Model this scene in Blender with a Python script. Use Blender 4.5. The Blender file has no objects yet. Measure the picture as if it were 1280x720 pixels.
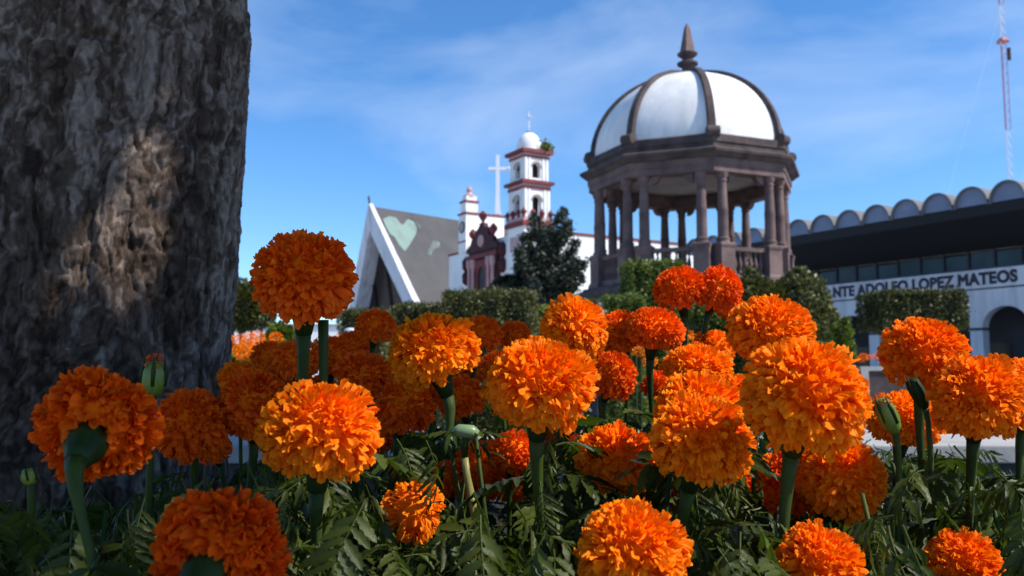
import bpy, bmesh, math, random
import numpy as np
from mathutils import Vector, Matrix
R_ = math.radians
scene = bpy.context.scene
COL = scene.collection
random.seed(7)

# ------------------------------------------------------------------ camera
F = 1100.0; CZ = 1.05; PITCH = math.atan(105 / F)
cam_d = bpy.data.cameras.new('camera'); cam = bpy.data.objects.new('camera', cam_d); COL.objects.link(cam)
cam.location = (0, 0, CZ); cam.rotation_euler = (math.pi / 2 + PITCH, 0, 0)
cam_d.sensor_width = 36; cam_d.lens = F / 1280 * 36; cam_d.clip_start = 0.02; cam_d.clip_end = 5000
cam_d.dof.use_dof = True; cam_d.dof.focus_distance = 0.74; cam_d.dof.aperture_fstop = 14
scene.camera = cam

# ------------------------------------------------------------------ sky, sun, exposure
SUN_EL = R_(47); SUN_DIR = Vector((math.cos(SUN_EL) * 0.954, math.cos(SUN_EL) * -0.30, math.sin(SUN_EL))).normalized()
world = bpy.data.worlds.new('World'); scene.world = world; world.use_nodes = True
nt = world.node_tree; nt.nodes.clear()
wo = nt.nodes.new('ShaderNodeOutputWorld'); wb = nt.nodes.new('ShaderNodeBackground'); wb.inputs[1].default_value = 0.15
sk = nt.nodes.new('ShaderNodeTexSky'); sk.sky_type = 'NISHITA'; sk.sun_disc = False
sk.sun_elevation = SUN_EL; sk.sun_rotation = math.atan2(SUN_DIR.x, SUN_DIR.y)
sk.altitude = 1500; sk.air_density = 1.0; sk.dust_density = 0.5; sk.ozone_density = 5.0
tc = nt.nodes.new('ShaderNodeTexCoord'); mp = nt.nodes.new('ShaderNodeMapping')
mp.inputs['Scale'].default_value = (1.5, 1.5, 4.0); mp.inputs['Rotation'].default_value = (0, R_(18), R_(20)); mp.inputs['Location'].default_value = (3.4, 1.3, 2.1)
n1 = nt.nodes.new('ShaderNodeTexNoise'); n1.inputs['Scale'].default_value = 1.6; n1.inputs['Detail'].default_value = 7; n1.inputs['Roughness'].default_value = 0.52; n1.inputs['Distortion'].default_value = 0.35
rp = nt.nodes.new('ShaderNodeValToRGB'); rp.color_ramp.elements[0].position = 0.50; rp.color_ramp.elements[0].color = (0, 0, 0, 1)
rp.color_ramp.elements[1].position = 0.78; rp.color_ramp.elements[1].color = (0.36, 0.36, 0.36, 1)
mx = nt.nodes.new('ShaderNodeMixRGB'); mx.inputs[2].default_value = (4.6, 5.2, 6.1, 1)
L = nt.links.new
L(tc.outputs['Generated'], mp.inputs[0]); L(mp.outputs[0], n1.inputs[0]); L(n1.outputs[0], rp.inputs[0])
L(rp.outputs[0], mx.inputs[0]); hs = nt.nodes.new('ShaderNodeHueSaturation'); hs.inputs['Saturation'].default_value = 1.18; L(sk.outputs[0], hs.inputs['Color']); L(hs.outputs[0], mx.inputs[1]); L(mx.outputs[0], wb.inputs[0]); L(wb.outputs[0], wo.inputs[0])
sun_d = bpy.data.lights.new('sun', 'SUN'); sun_d.energy = 4.6; sun_d.angle = R_(0.53); sun_d.color = (1, 0.93, 0.83)
sun = bpy.data.objects.new('sun', sun_d); COL.objects.link(sun)
sun.rotation_euler = (-SUN_DIR).to_track_quat('-Z', 'Y').to_euler(); sun.location = SUN_DIR * 50
scene.view_settings.view_transform = 'Standard'; scene.view_settings.look = 'None'
scene.view_settings.exposure = 0.5; scene.view_settings.gamma = 1.0; scene.view_settings.use_curve_mapping = False
scene.render.engine = 'CYCLES'

# ------------------------------------------------------------------ helpers
CAM = np.array([0, 0, CZ])
def ray(px, py):
    return np.array([(px - 640) / F, math.cos(PITCH) - (360 - py) / F * math.sin(PITCH), math.sin(PITCH) + (360 - py) / F * math.cos(PITCH)])
def at(px, py, d):
    r = ray(px, py); return Vector(CAM + r * d / r[1])
def gx(px, d, py=465):
    v = at(px, py, d); return Vector((v.x, d, 0))
def hit(px, py, P, n):
    r = ray(px, py); k = np.dot(np.array(P) - CAM, n) / np.dot(r, n); return Vector(CAM + r * k)

ORG = {}
def setp(o, label=None, cat=None, group=None, kind=None):
    if label: o['label'] = label
    if cat: o['category'] = cat
    if group: o['group'] = group
    if kind: o['kind'] = kind
    return o
def thing(name, loc, label, cat, group=None):
    o = bpy.data.objects.new(name, None); COL.objects.link(o); o.location = loc; o.empty_display_size = 0.1
    ORG[o.name] = Vector(loc); return setp(o, label, cat, group)
def link(name, me, mat=None, parent=None, origin=None):
    o = bpy.data.objects.new(name, me); COL.objects.link(o)
    if mat is not None and not me.materials: me.materials.append(mat)
    if parent is not None: o.parent = parent
    return o
def mesh_np(name, V, Q, mat=None, smooth=False, attrs=None):
    V = np.asarray(V, np.float32); Q = np.asarray(Q, np.int32)
    me = bpy.data.meshes.new(name); n = Q.shape[1]
    me.vertices.add(len(V)); me.vertices.foreach_set('co', V.ravel())
    me.loops.add(Q.size); me.loops.foreach_set('vertex_index', Q.ravel())
    me.polygons.add(len(Q)); me.polygons.foreach_set('loop_start', np.arange(0, Q.size, n, dtype=np.int32))
    me.polygons.foreach_set('loop_total', np.full(len(Q), n, np.int32))
    if smooth: me.polygons.foreach_set('use_smooth', np.ones(len(Q), bool))
    me.update(calc_edges=True)
    for k, a in (attrs or {}).items():
        at_ = me.attributes.new(k, 'FLOAT', 'POINT'); at_.data.foreach_set('value', np.asarray(a, np.float32))
    if mat is not None: me.materials.append(mat)
    return me

class MB:
    """collects vertices and faces of ONE part, in world coordinates (or in a frame)"""
    def __init__(s, frame=None): s.v = []; s.f = []; s.fr = frame
    def add(s, vs, fs):
        b = len(s.v)
        s.v += [(s.fr(*p) if s.fr else Vector(p)) for p in vs]; s.f += [[b + i for i in f] for f in fs]; return s
    def box(s, x0, x1, y0, y1, z0, z1):
        return s.add([(x, y, z) for z in (z0, z1) for y in (y0, y1) for x in (x0, x1)],
                     [(0, 1, 3, 2), (4, 6, 7, 5), (0, 4, 5, 1), (2, 3, 7, 6), (0, 2, 6, 4), (1, 5, 7, 3)])
    def lathe(s, prof, c=(0, 0, 0), n=24, closed=True):
        vs = [(c[0] + r * math.cos(2 * math.pi * k / n), c[1] + r * math.sin(2 * math.pi * k / n), c[2] + z) for r, z in prof for k in range(n)]
        fs = [(i * n + k, i * n + (k + 1) % n, (i + 1) * n + (k + 1) % n, (i + 1) * n + k) for i in range(len(prof) - 1) for k in range(n)]
        if closed: fs += [tuple(reversed(range(n))), tuple((len(prof) - 1) * n + k for k in range(n))]
        return s.add(vs, fs)
    def rings(s, rings, cap=True, loop=True):
        n = len(rings[0]); vs = [p for r in rings for p in r]
        m = n if loop else n - 1
        fs = [(i * n + k, i * n + (k + 1) % n, (i + 1) * n + (k + 1) % n, (i + 1) * n + k) for i in range(len(rings) - 1) for k in range(m)]
        if cap and loop: fs += [tuple(reversed(range(n))), tuple((len(rings) - 1) * n + k for k in range(n))]
        return s.add(vs, fs)
    def prism(s, poly, ax, a0, a1):
        """polygon in the two other axes, extruded along axis ax"""
        def mk(p, a):
            q = list(p); q.insert(ax, a); return tuple(q)
        return s.rings([[mk(p, a0) for p in poly], [mk(p, a1) for p in poly]])
    def tube(s, pts, rad, n=8, rib=0.0):
        pts = [Vector(p) for p in pts]; rr = []
        up = Vector((0.13, 0.2, 1)).normalized()
        for i, p in enumerate(pts):
            t = (pts[min(i + 1, len(pts) - 1)] - pts[max(i - 1, 0)]).normalized()
            a = t.cross(up)
            if a.length < 0.05: a = t.cross(Vector((1, 0, 0)))
            a.normalize(); b = t.cross(a).normalized(); r = rad[i] if hasattr(rad, '__len__') else rad
            rr.append([tuple(p + (a * math.cos(2 * math.pi * k / n) + b * math.sin(2 * math.pi * k / n)) * r * (1 + rib * (-1) ** k)) for k in range(n)])
        return s.rings(rr)
    def arch_wall(s, w, z0, z1, ow, spring, rise, y0, y1, x0=0.0, seg=14, sill=None):
        """wall panel x0..x0+w with one arched opening, thickness y0..y1"""
        c = x0 + w / 2; sill = z0 if sill is None else sill
        arc = [(c - ow / 2 * math.cos(math.pi * k / seg), spring + rise * math.sin(math.pi * k / seg)) for k in range(seg + 1)]
        pts = []
        for y in (y0, y1):
            pts += [(x0, y, z0), (x0, y, z1), (x0 + w, y, z0), (x0 + w, y, z1), (c - ow / 2, y, sill), (c + ow / 2, y, sill), (c - ow / 2, y, z0), (c + ow / 2, y, z0), (c - ow / 2, y, z1), (c + ow / 2, y, z1)]
            pts += [(a, y, b) for a, b in arc] + [(a, y, z1) for a, b in arc]
        n = 10 + 2 * (seg + 1); fs = []
        for o in (0, n):
            A = o + 10; T = A + seg + 1
            g = [(o, o + 6, o + 8, o + 1), (o + 7, o + 2, o + 3, o + 9)] + [(A + k, A + k + 1, T + k + 1, T + k) for k in range(seg)]
            if sill > z0: g.append((o + 6, o + 7, o + 5, o + 4))
            fs += g
        A = 10
        fs += [(A + k, A + k + 1, n + A + k + 1, n + A + k) for k in range(seg)]
        fs += [(4, A, n + A, n + 4), (5, A + seg, n + A + seg, n + 5), (0, 1, n + 1, n), (2, 3, n + 3, n + 2), (1, 3, n + 3, n + 1)]
        if sill > z0: fs.append((4, 5, n + 5, n + 4))
        return s.add(pts, fs)
    def build(s, name, mat, parent=None, smooth=False, bevel=0):
        off = ORG[parent.name] if parent is not None else Vector((0, 0, 0))
        bm = bmesh.new(); vs = [bm.verts.new(p - off) for p in s.v]
        for f in s.f:
            if len(set(f)) > 2:
                try: bm.faces.new([vs[i] for i in f])
                except ValueError: pass
        bmesh.ops.remove_doubles(bm, verts=bm.verts, dist=1e-5)
        bmesh.ops.recalc_face_normals(bm, faces=bm.faces)
        if bevel: bmesh.ops.bevel(bm, geom=[e for e in bm.edges if e.is_manifold and e.calc_face_angle(0) > 0.5], offset=bevel, segments=2, affect='EDGES', profile=0.6)
        me = bpy.data.meshes.new(name); bm.to_mesh(me); bm.free()
        if smooth:
            for p in me.polygons: p.use_smooth = True
            if smooth != 'all' :
                try: me.set_sharp_from_angle(angle=R_(40))
                except Exception: pass
        o = link(name, me, mat, parent); ORG[o.name] = off; return o

# ------------------------------------------------------------------ materials
def mat(name, col, rough=0.8, var=0.0, scale=5.0, bump=0.0, bscale=40.0, col2=None, metal=0.0, spec=0.4, stretch=None, detail=6, thr=(0.35, 0.7), bdist=0.01):
    m = bpy.data.materials.new(name); m.use_nodes = True; t = m.node_tree; b = t.nodes['Principled BSDF']
    b.inputs['Base Color'].default_value = (*col, 1); b.inputs['Roughness'].default_value = rough; b.inputs['Metallic'].default_value = metal
    b.inputs['Specular IOR Level'].default_value = spec
    c = t.nodes.new('ShaderNodeTexCoord'); src = c.outputs['Object']
    if stretch:
        mpn = t.nodes.new('ShaderNodeMapping'); mpn.inputs['Scale'].default_value = stretch; t.links.new(src, mpn.inputs[0]); src = mpn.outputs[0]
    if col2 is not None or var:
        n = t.nodes.new('ShaderNodeTexNoise'); n.inputs['Scale'].default_value = scale; n.inputs['Detail'].default_value = detail; n.inputs['Roughness'].default_value = 0.62
        t.links.new(src, n.inputs[0]); r = t.nodes.new('ShaderNodeValToRGB')
        c2 = col2 or tuple(x * (1 - var) for x in col)
        r.color_ramp.elements[0].position = thr[0]; r.color_ramp.elements[0].color = (*c2, 1)
        r.color_ramp.elements[1].position = thr[1]; r.color_ramp.elements[1].color = (*col, 1)
        t.links.new(n.outputs[0], r.inputs[0]); t.links.new(r.outputs[0], b.inputs['Base Color'])
    if bump:
        n2 = t.nodes.new('ShaderNodeTexNoise'); n2.inputs['Scale'].default_value = bscale; n2.inputs['Detail'].default_value = 8; n2.inputs['Roughness'].default_value = 0.65
        t.links.new(src, n2.inputs[0]); bp = t.nodes.new('ShaderNodeBump'); bp.inputs['Strength'].default_value = bump; bp.inputs['Distance'].default_value = bdist
        t.links.new(n2.outputs[0], bp.inputs['Height']); t.links.new(bp.outputs[0], b.inputs['Normal'])
    return m

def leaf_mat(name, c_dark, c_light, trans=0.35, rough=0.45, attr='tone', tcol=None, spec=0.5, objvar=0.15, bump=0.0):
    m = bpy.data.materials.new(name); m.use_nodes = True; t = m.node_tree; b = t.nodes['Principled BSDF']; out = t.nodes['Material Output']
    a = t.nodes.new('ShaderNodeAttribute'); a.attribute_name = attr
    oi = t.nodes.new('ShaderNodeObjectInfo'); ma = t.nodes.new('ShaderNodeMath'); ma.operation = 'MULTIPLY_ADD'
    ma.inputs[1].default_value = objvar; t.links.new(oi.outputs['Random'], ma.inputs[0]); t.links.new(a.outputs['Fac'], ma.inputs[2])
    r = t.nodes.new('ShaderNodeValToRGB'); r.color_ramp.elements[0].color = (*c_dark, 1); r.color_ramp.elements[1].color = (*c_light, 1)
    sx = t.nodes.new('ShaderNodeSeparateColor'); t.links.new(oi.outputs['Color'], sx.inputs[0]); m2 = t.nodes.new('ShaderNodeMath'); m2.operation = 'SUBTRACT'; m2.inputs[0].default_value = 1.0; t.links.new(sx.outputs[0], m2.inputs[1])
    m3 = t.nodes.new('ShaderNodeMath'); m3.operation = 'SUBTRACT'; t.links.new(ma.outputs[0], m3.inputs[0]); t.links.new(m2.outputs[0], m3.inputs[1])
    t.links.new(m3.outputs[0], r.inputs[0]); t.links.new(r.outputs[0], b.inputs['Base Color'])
    b.inputs['Roughness'].default_value = rough; b.inputs['Specular IOR Level'].default_value = spec
    tr = t.nodes.new('ShaderNodeBsdfTranslucent'); mxs = t.nodes.new('ShaderNodeMixShader'); mxs.inputs[0].default_value = trans
    if tcol:
        mc = t.nodes.new('ShaderNodeMixRGB'); mc.blend_type = 'MULTIPLY'; mc.inputs[0].default_value = 1; mc.inputs[2].default_value = (*tcol, 1)
        t.links.new(r.outputs[0], mc.inputs[1]); t.links.new(mc.outputs[0], tr.inputs[0])
    else: t.links.new(r.outputs[0], tr.inputs[0])
    t.links.new(b.outputs[0], mxs.inputs[1]); t.links.new(tr.outputs[0], mxs.inputs[2]); t.links.new(mxs.outputs[0], out.inputs[0])
    if bump:
        c = t.nodes.new('ShaderNodeTexCoord'); n2 = t.nodes.new('ShaderNodeTexNoise'); n2.inputs['Scale'].default_value = 1400; n2.inputs['Detail'].default_value = 3
        t.links.new(c.outputs['Object'], n2.inputs[0]); bp = t.nodes.new('ShaderNodeBump'); bp.inputs['Strength'].default_value = bump; bp.inputs['Distance'].default_value = 0.001
        t.links.new(n2.outputs[0], bp.inputs['Height']); t.links.new(bp.outputs[0], b.inputs['Normal'])
    return m

M = {}
M['stone'] = mat('cantera_stone', (0.205, 0.135, 0.125), 0.85, 0, 1.6, 0.5, 14, col2=(0.085, 0.056, 0.054), bdist=0.02)
M['stone_dark'] = mat('weathered_stone', (0.11, 0.08, 0.075), 0.9, 0, 2.2, 0.5, 14, col2=(0.036, 0.028, 0.028), bdist=0.02)
M['domewhite'] = mat('dome_limewash', (0.76, 0.755, 0.74), 0.75, 0, 2.2, 0.3, 9, col2=(0.58, 0.575, 0.565), thr=(0.3, 0.62), stretch=(1, 1, .3), bdist=0.02)
M['plaster'] = mat('grey_plaster', (0.40, 0.36, 0.34), 0.9, 0.3, 1.0)
M['white'] = mat('white_limewash', (0.80, 0.80, 0.79), 0.8, 0, 0.35, 0.2, 4, col2=(0.66, 0.66, 0.66), thr=(0.25, 0.55), bdist=0.02)
M['white2'] = mat('white_painted_concrete', (0.66, 0.67, 0.70), 0.75, 0, 1.4, 0.2, 6, col2=(0.46, 0.46, 0.48), stretch=(1, 1, .16), thr=(.32, .56))
M['red'] = mat('red_trim_paint', (0.22, 0.035, 0.04), 0.7, 0.45, 1.0)
M['maroon'] = mat('maroon_portal_paint', (0.075, 0.014, 0.018), 0.75, 0.5, 1.2)
M['pink'] = mat('faded_pink_paint', (0.55, 0.33, 0.33), 0.8, 0.3, 1.0)
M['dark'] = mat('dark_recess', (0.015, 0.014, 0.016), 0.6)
M['black'] = mat('shade_black_soffit', (0.008, 0.008, 0.009), 0.7)  # dark fascia and soffit, the overhang's deep shade put into the colour
M['glass'] = mat('blue_green_window_glass', (0.022, 0.052, 0.068), 0.3, 0.5, 0.8, spec=0.25)
M['church_glass'] = mat('dark_brown_glazing', (0.025, 0.016, 0.016), 0.25, 0.3, 0.4)
M['roofgrey'] = mat('grey_sheet_roof', (0.088, 0.085, 0.09), 0.8, 0, 0.22, 0.15, 3, col2=(0.058, 0.056, 0.06), bdist=0.03)
M['mint'] = mat('mint_paint', (0.185, 0.275, 0.245), 0.75, 0, 0.5, col2=(0.12, 0.175, 0.16), thr=(0.3, 0.5))
M['mint_faded'] = mat('faded_mint_paint', (0.12, 0.145, 0.14), 0.8, 0.3, 0.5)
M['vaultgrey'] = mat('shade_blue_vault_white', (0.22, 0.27, 0.37), 0.8, 0.3, 0.8)  # white vault ends with their bluish shade put into the colour
M['vaultshell'] = mat('weathered_vault_concrete', (0.20, 0.20, 0.21), 0.85, 0.4, 0.8)
M['ink'] = mat('navy_lettering', (0.028, 0.026, 0.05), 0.6)
M['navy'] = mat('navy_line_paint', (0.03, 0.035, 0.07), 0.6)
M['plaza'] = None
M['concrete'] = mat('pale_concrete_coping', (0.42, 0.41, 0.40), 0.85, 0.25, 6, 0.4, 60, bdist=0.004)
M['rough_wall'] = mat('rough_grey_render', (0.11, 0.105, 0.105), 0.95, 0.5, 18, 1.0, 55, bdist=0.012)
M['soil'] = mat('dark_soil', (0.030, 0.022, 0.017), 0.95, 0.5, 30, 1.0, 70, bdist=0.02)
M['steel_white'] = mat('white_painted_steel', (0.74, 0.75, 0.78), 0.5)
M['steel_red'] = mat('red_painted_steel', (0.44, 0.17, 0.19), 0.5)
M['bronze'] = mat('bell_bronze', (0.06, 0.055, 0.045), 0.4, metal=0.8)
M['skin'] = mat('skin', (0.36, 0.20, 0.14), 0.55)
M['hair'] = mat('dark_hair', (0.012, 0.009, 0.008), 0.5)
M['shirt_dark'] = mat('navy_cloth', (0.02, 0.022, 0.04), 0.9)
M['shirt_pale'] = mat('pale_blue_cloth', (0.55, 0.58, 0.66), 0.9)
M['trunk2'] = mat('grey_brown_branch_bark', (0.10, 0.08, 0.065), 0.95, 0.5, 8, 0.8, 30, stretch=(1, 1, 0.25), bdist=0.02)
M['leaf'] = leaf_mat('marigold_leaf', (0.009, 0.018, 0.003), (0.08, 0.104, 0.018), 0.33, 0.34, tcol=(1.0, 1.3, 0.5), bump=0.3, spec=0.22)
M['stem'] = mat('marigold_stem', (0.05, 0.075, 0.011), 0.55, 0, 30, 0.4, 300, col2=(0.016, 0.036, 0.007), stretch=(1, 1, 0.15), bdist=0.001, spec=0.15)
M['calyx'] = mat('marigold_calyx', (0.028, 0.048, 0.008), 0.55, 0, 60, 0.4, 400, col2=(0.011, 0.028, 0.006), stretch=(1, 1, 0.15), bdist=0.001, spec=0.15)
M['bud'] = mat('yellow_green_bud', (0.20, 0.24, 0.035), 0.4, 0, 120, 0.3, 400, col2=(0.07, 0.13, 0.02), stretch=(1, 1, 0.12), bdist=0.001)
M['cane'] = mat('yellow_green_cane', (0.26, 0.24, 0.07), 0.45, 0, 40, 0.3, 300, col2=(0.10, 0.12, 0.03), stretch=(1, 1, 0.2), bdist=0.001)
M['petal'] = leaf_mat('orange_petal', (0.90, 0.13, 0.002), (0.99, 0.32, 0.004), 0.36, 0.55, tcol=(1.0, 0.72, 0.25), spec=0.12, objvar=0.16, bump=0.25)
M['petal_red'] = leaf_mat('deep_and_shaded_petal', (0.76, 0.058, 0.002), (0.93, 0.165, 0.004), 0.33, 0.55, tcol=(1.0, 0.72, 0.25), spec=0.12, objvar=0.16, bump=0.25)  # deep orange blooms; also puts reddish shade into the colour of shaded ones
M['core'] = mat('petal_core', (0.88, 0.17, 0.002), 0.9, spec=0.1)
M['hedge'] = leaf_mat('clipped_hedge_leaf', (0.022, 0.030, 0.006), (0.135, 0.14, 0.028), 0.25, 0.5)
M['hedge_bright'] = leaf_mat('bright_hedge_leaf', (0.035, 0.07, 0.005), (0.17, 0.22, 0.02), 0.3, 0.5)
M['conifer'] = leaf_mat('dark_conifer_needles', (0.008, 0.014, 0.010), (0.040, 0.055, 0.030), 0.1, 0.6)
M['canopy'] = leaf_mat('tree_leaf', (0.02, 0.05, 0.012), (0.06, 0.11, 0.03), 0.12, 0.5)
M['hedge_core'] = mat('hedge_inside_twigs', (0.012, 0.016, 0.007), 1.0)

def plaza_mat():
    m = mat('pale_plaza_paving', (0.36, 0.355, 0.35), 0.85, 0.22, 1.5, 0.3, 30)
    t = m.node_tree; b = t.nodes['Principled BSDF']; c = t.nodes.new('ShaderNodeTexCoord')
    br = t.nodes.new('ShaderNodeTexBrick'); br.inputs['Scale'].default_value = 1.0; br.offset = 0
    br.inputs['Brick Width'].default_value = 0.6; br.inputs['Row Height'].default_value = 0.6; br.inputs['Mortar Size'].default_value = 0.012
    br.inputs['Color1'].default_value = (0.36, 0.355, 0.35, 1); br.inputs['Color2'].default_value = (0.31, 0.305, 0.30, 1); br.inputs['Mortar'].default_value = (0.2, 0.2, 0.2, 1)
    t.links.new(c.outputs['Object'], br.inputs[0]); t.links.new(br.outputs[0], b.inputs['Base Color']); return m
M['plaza'] = plaza_mat()

# ------------------------------------------------------------------ ground
g = MB().add([(-1500, -600, 0), (1500, -600, 0), (1500, 2500, 0), (-1500, 2500, 0)], [(0, 1, 2, 3)]).build('plaza_ground', M['plaza'])
setp(g, 'pale paved plaza ground reaching under all the buildings', 'ground', kind='structure')

# ------------------------------------------------------------------ raised planter round the tree
SOIL = 0.52
pl = thing('raised_planter', (0.3, 1.7, 0), 'raised planter wall with pale coping around the marigolds and the tree', 'planter')
PX0, PX1, PY0, PY1 = -2.6, 3.4, 0.06, 3.08
w = MB(); w.box(PX0 - .25, PX1 + .25, PY1, PY1 + .42, 0, 0.735); w.build('wall', M['rough_wall'], pl)
w = MB(); w.box(PX0 - .25, PX0, PY0, PY1 - .003, 0, 0.735); w.build('wall', M['rough_wall'], pl)
w = MB(); w.box(PX1, PX1 + .25, PY0, PY1 - .003, 0, 0.735); w.build('wall', M['rough_wall'], pl)
w = MB(); w.box(PX0 - .25, PX1 + .25, PY0 - .2, PY0 - .003, 0, 0.56); w.build('wall', M['rough_wall'], pl)
for i in range(8):
    x0 = PX0 - .3 + i * 0.825
    MB().box(x0, x0 + 0.817, PY1 - .03, PY1 + .52, 0.738, 0.80).build('coping_slab', M['concrete'], pl, bevel=0.006)
nx, ny = 90, 50
V = []; rng = np.random.default_rng(3)
bump = rng.random((ny, nx))
for j in range(ny):
    for i in range(nx):
        V.append((PX0 + .002 + (PX1 - PX0 - .004) * i / (nx - 1), PY0 + (PY1 - PY0 - .004) * j / (ny - 1), SOIL + 0.035 * bump[j, i]))
Q = [(j * nx + i, j * nx + i + 1, (j + 1) * nx + i + 1, (j + 1) * nx + i) for j in range(ny - 1) for i in range(nx - 1)]
so = link('planter_soil', mesh_np('planter_soil', V, Q, M['soil'], True)); setp(so, 'dark rough soil filling the raised planter', 'soil', kind='structure')

# ------------------------------------------------------------------ kiosk
KC = Vector((gx(867, 28).x, 28.0, 0)); TH0 = R_(0.4)
kiosk = thing('kiosk', KC, 'octagonal pinkish stone bandstand kiosk with white ribbed dome', 'kiosk')
def oc(R, k, z, off=0.0):
    a = TH0 + k * math.pi / 4 + off; return Vector((KC.x + R * math.sin(a), KC.y - R * math.cos(a), z))
def octring(prof):
    """prof: list of (R,z); open tube of octagon rings"""
    mb = MB(); mb.rings([[tuple(oc(R, k, z)) for k in range(8)] for R, z in prof], cap=False); return mb
def octsolid(prof):
    mb = MB(); mb.rings([[tuple(oc(R, k, z)) for k in range(8)] for R, z in prof], cap=True); return mb
octsolid([(3.75, 0), (3.75, 0.5), (3.6, 0.6), (3.5, 0.62), (3.5, 3.3), (3.56, 3.34), (3.62, 3.4), (3.62, 3.55), (3.5, 3.6), (3.5, 3.66)]).build('plinth', M['stone_dark'], kiosk)
for k in range(8):     # recessed looking frames on the plinth
    a, b = oc(3.5, k, 0), oc(3.5, k + 1, 0); e = (b - a).normalized(); n = Vector((e.y, -e.x, 0));
    if n.dot(a - KC) < 0: n = -n
    fr = lambda x, y, z, a=a, e=e, n=n: a + e * x + n * y + Vector((0, 0, z))
    W = (b - a).length; mb = MB(fr)
    for (x0, x1, z0, z1) in ((.4, W - .4, 1.0, 1.12), (.4, W - .4, 2.9, 3.02), (.4, .52, 1.12, 2.9), (W - .52, W - .4, 1.12, 2.9)): mb.box(x0, x1, -.02, .05, z0, z1)
    mb.build('plinth_panel', M['stone'], kiosk)
CT, PT, FZ = 6.80, 4.74, 3.663
colmb = MB(lambda x, y, z: Vector((x, y, z)))
colprof = [(.205, 0), (.205, .05), (.19, .07), (.21, .1), (.21, .14), (.17, .17), (.165, .9), (.17, .93), (.17, 1.0), (.16, 1.04), (.135, 1.78), (.16, 1.80), (.16, 1.84), (.14, 1.86), (.145, 1.90), (.2, 1.97), (.2, CT - PT)]
pedprof = [(.31, FZ - PT), (.31, -.93), (.27, -.90), (.25, -.85), (.25, -.16), (.27, -.12), (.285, -.08), (.285, -.03), (.25, 0)]
ORG['_tmp'] = Vector((0, 0, 0))
col_me = None
class _P: pass
def raw(mb, name, m, smooth=False):
    o = mb.build(name, m, None, smooth); me = o.data; bpy.data.objects.remove(o); return me
col_me = raw(MB().lathe(colprof, n=20), 'column', M['stone'], True)
mbp = MB(); mbp.rings([[(sx * r, sy * r, z) for sx, sy in ((-1, -1), (1, -1), (1, 1), (-1, 1))] for r, z in pedprof]); ped_me = raw(mbp, 'pedestal', M['stone'])
bal_me = raw(MB().lathe([(.05, 0), (.05, .05), (.03, .08), (.06, .2), (.065, .26), (.03, .42), (.025, .5), (.045, .56), (.05, .6)], n=10), 'baluster', M['stone'], True)
RC = 3.06
for k in range(8):
    c = oc(RC, k, 0); p1 = oc(RC, k + 1, 0); p0 = oc(RC, k - 1, 0)
    for q in (p1, p0):
        e = (q - c).normalized(); pos = c + e * 0.33; ang = math.atan2(e.y, e.x)
        for nm, me in (('column', col_me), ('pedestal', ped_me)):
            o = link(nm, me, None, kiosk); o.location = Vector((pos.x, pos.y, PT)) - KC; o.rotation_euler = (0, 0, ang); o.scale = (.92, .92, 1)
    # balustrade between pedestals on this side
    e = (p1 - c).normalized(); W = (p1 - c).length; n = Vector((-e.y, e.x, 0))
    fr = lambda x, y, z, c=c, e=e, n=n: c + e * x + n * y + Vector((0, 0, z))
    b = MB(fr).box(.55, W - .55, -.12, .12, FZ, FZ + .2).build('balustrade', M['stone'], kiosk); MB(fr).box(.55, W - .55, -.11, .11, FZ + .86, FZ + .98).build('handrail', M['stone'], b)
    nb = 6
    for i in range(nb):
        o = link('baluster', bal_me, None, b); p = fr(.62 + (W - 1.24) * (i + .5) / nb, 0, FZ + .23); o.location = p - KC; o.scale = (1, 1, 1.06)
# entablature, cornice, parapet
octring([(2.72, 6.80), (3.27, 6.80), (3.27, 6.98), (3.31, 7.0), (3.31, 7.2), (2.72, 7.2), (2.72, 6.80)]).build('entablature', M['stone'], kiosk)
octring([(2.8, 7.203), (3.36, 7.203), (3.42, 7.25), (3.48, 7.30), (3.55, 7.33), (3.57, 7.40), (3.55, 7.44), (3.36, 7.50), (3.30, 7.52), (3.30, 7.62), (3.34, 7.66), (3.34, 7.86), (3.28, 7.90), (2.8, 7.90), (2.8, 7.203)]).build('cornice', M['stone_dark'], kiosk)
for k in range(8):   # little arched brackets at the column heads
    c = oc(2.98, k, 0)
    for q in (oc(2.98, k + 1, 0), oc(2.98, k - 1, 0)):
        e = (q - c).normalized(); n = Vector((-e.y, e.x, 0))
        fr = lambda x, y, z, c=c, e=e, n=n: c + e * x + n * y + Vector((0, 0, z))
        poly = [(.52, 6.797), (.52, 6.55)] + [(.52 + .25 * math.sin(t * math.pi / 2 / 5), 6.55 + .244 * (1 - math.cos(t * math.pi / 2 / 5))) for t in range(1, 6)]
        MB(fr).prism(poly, 1, -.1, .1).build('bracket', M['stone'], kiosk)
oc_ceil = octsolid([(2.79, 7.24), (2.79, 7.30)]); oc_ceil.build('ceiling', M['plaster'], kiosk)
DZ, DR, DH = 7.88, 3.12, 2.78
def dome_pt(k, t, dr=0.0):
    a = t * math.pi / 2; return oc(max((DR + dr) * math.cos(a), 0.001), k, DZ + (DH + dr) * math.sin(a))
NS = 18
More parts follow.
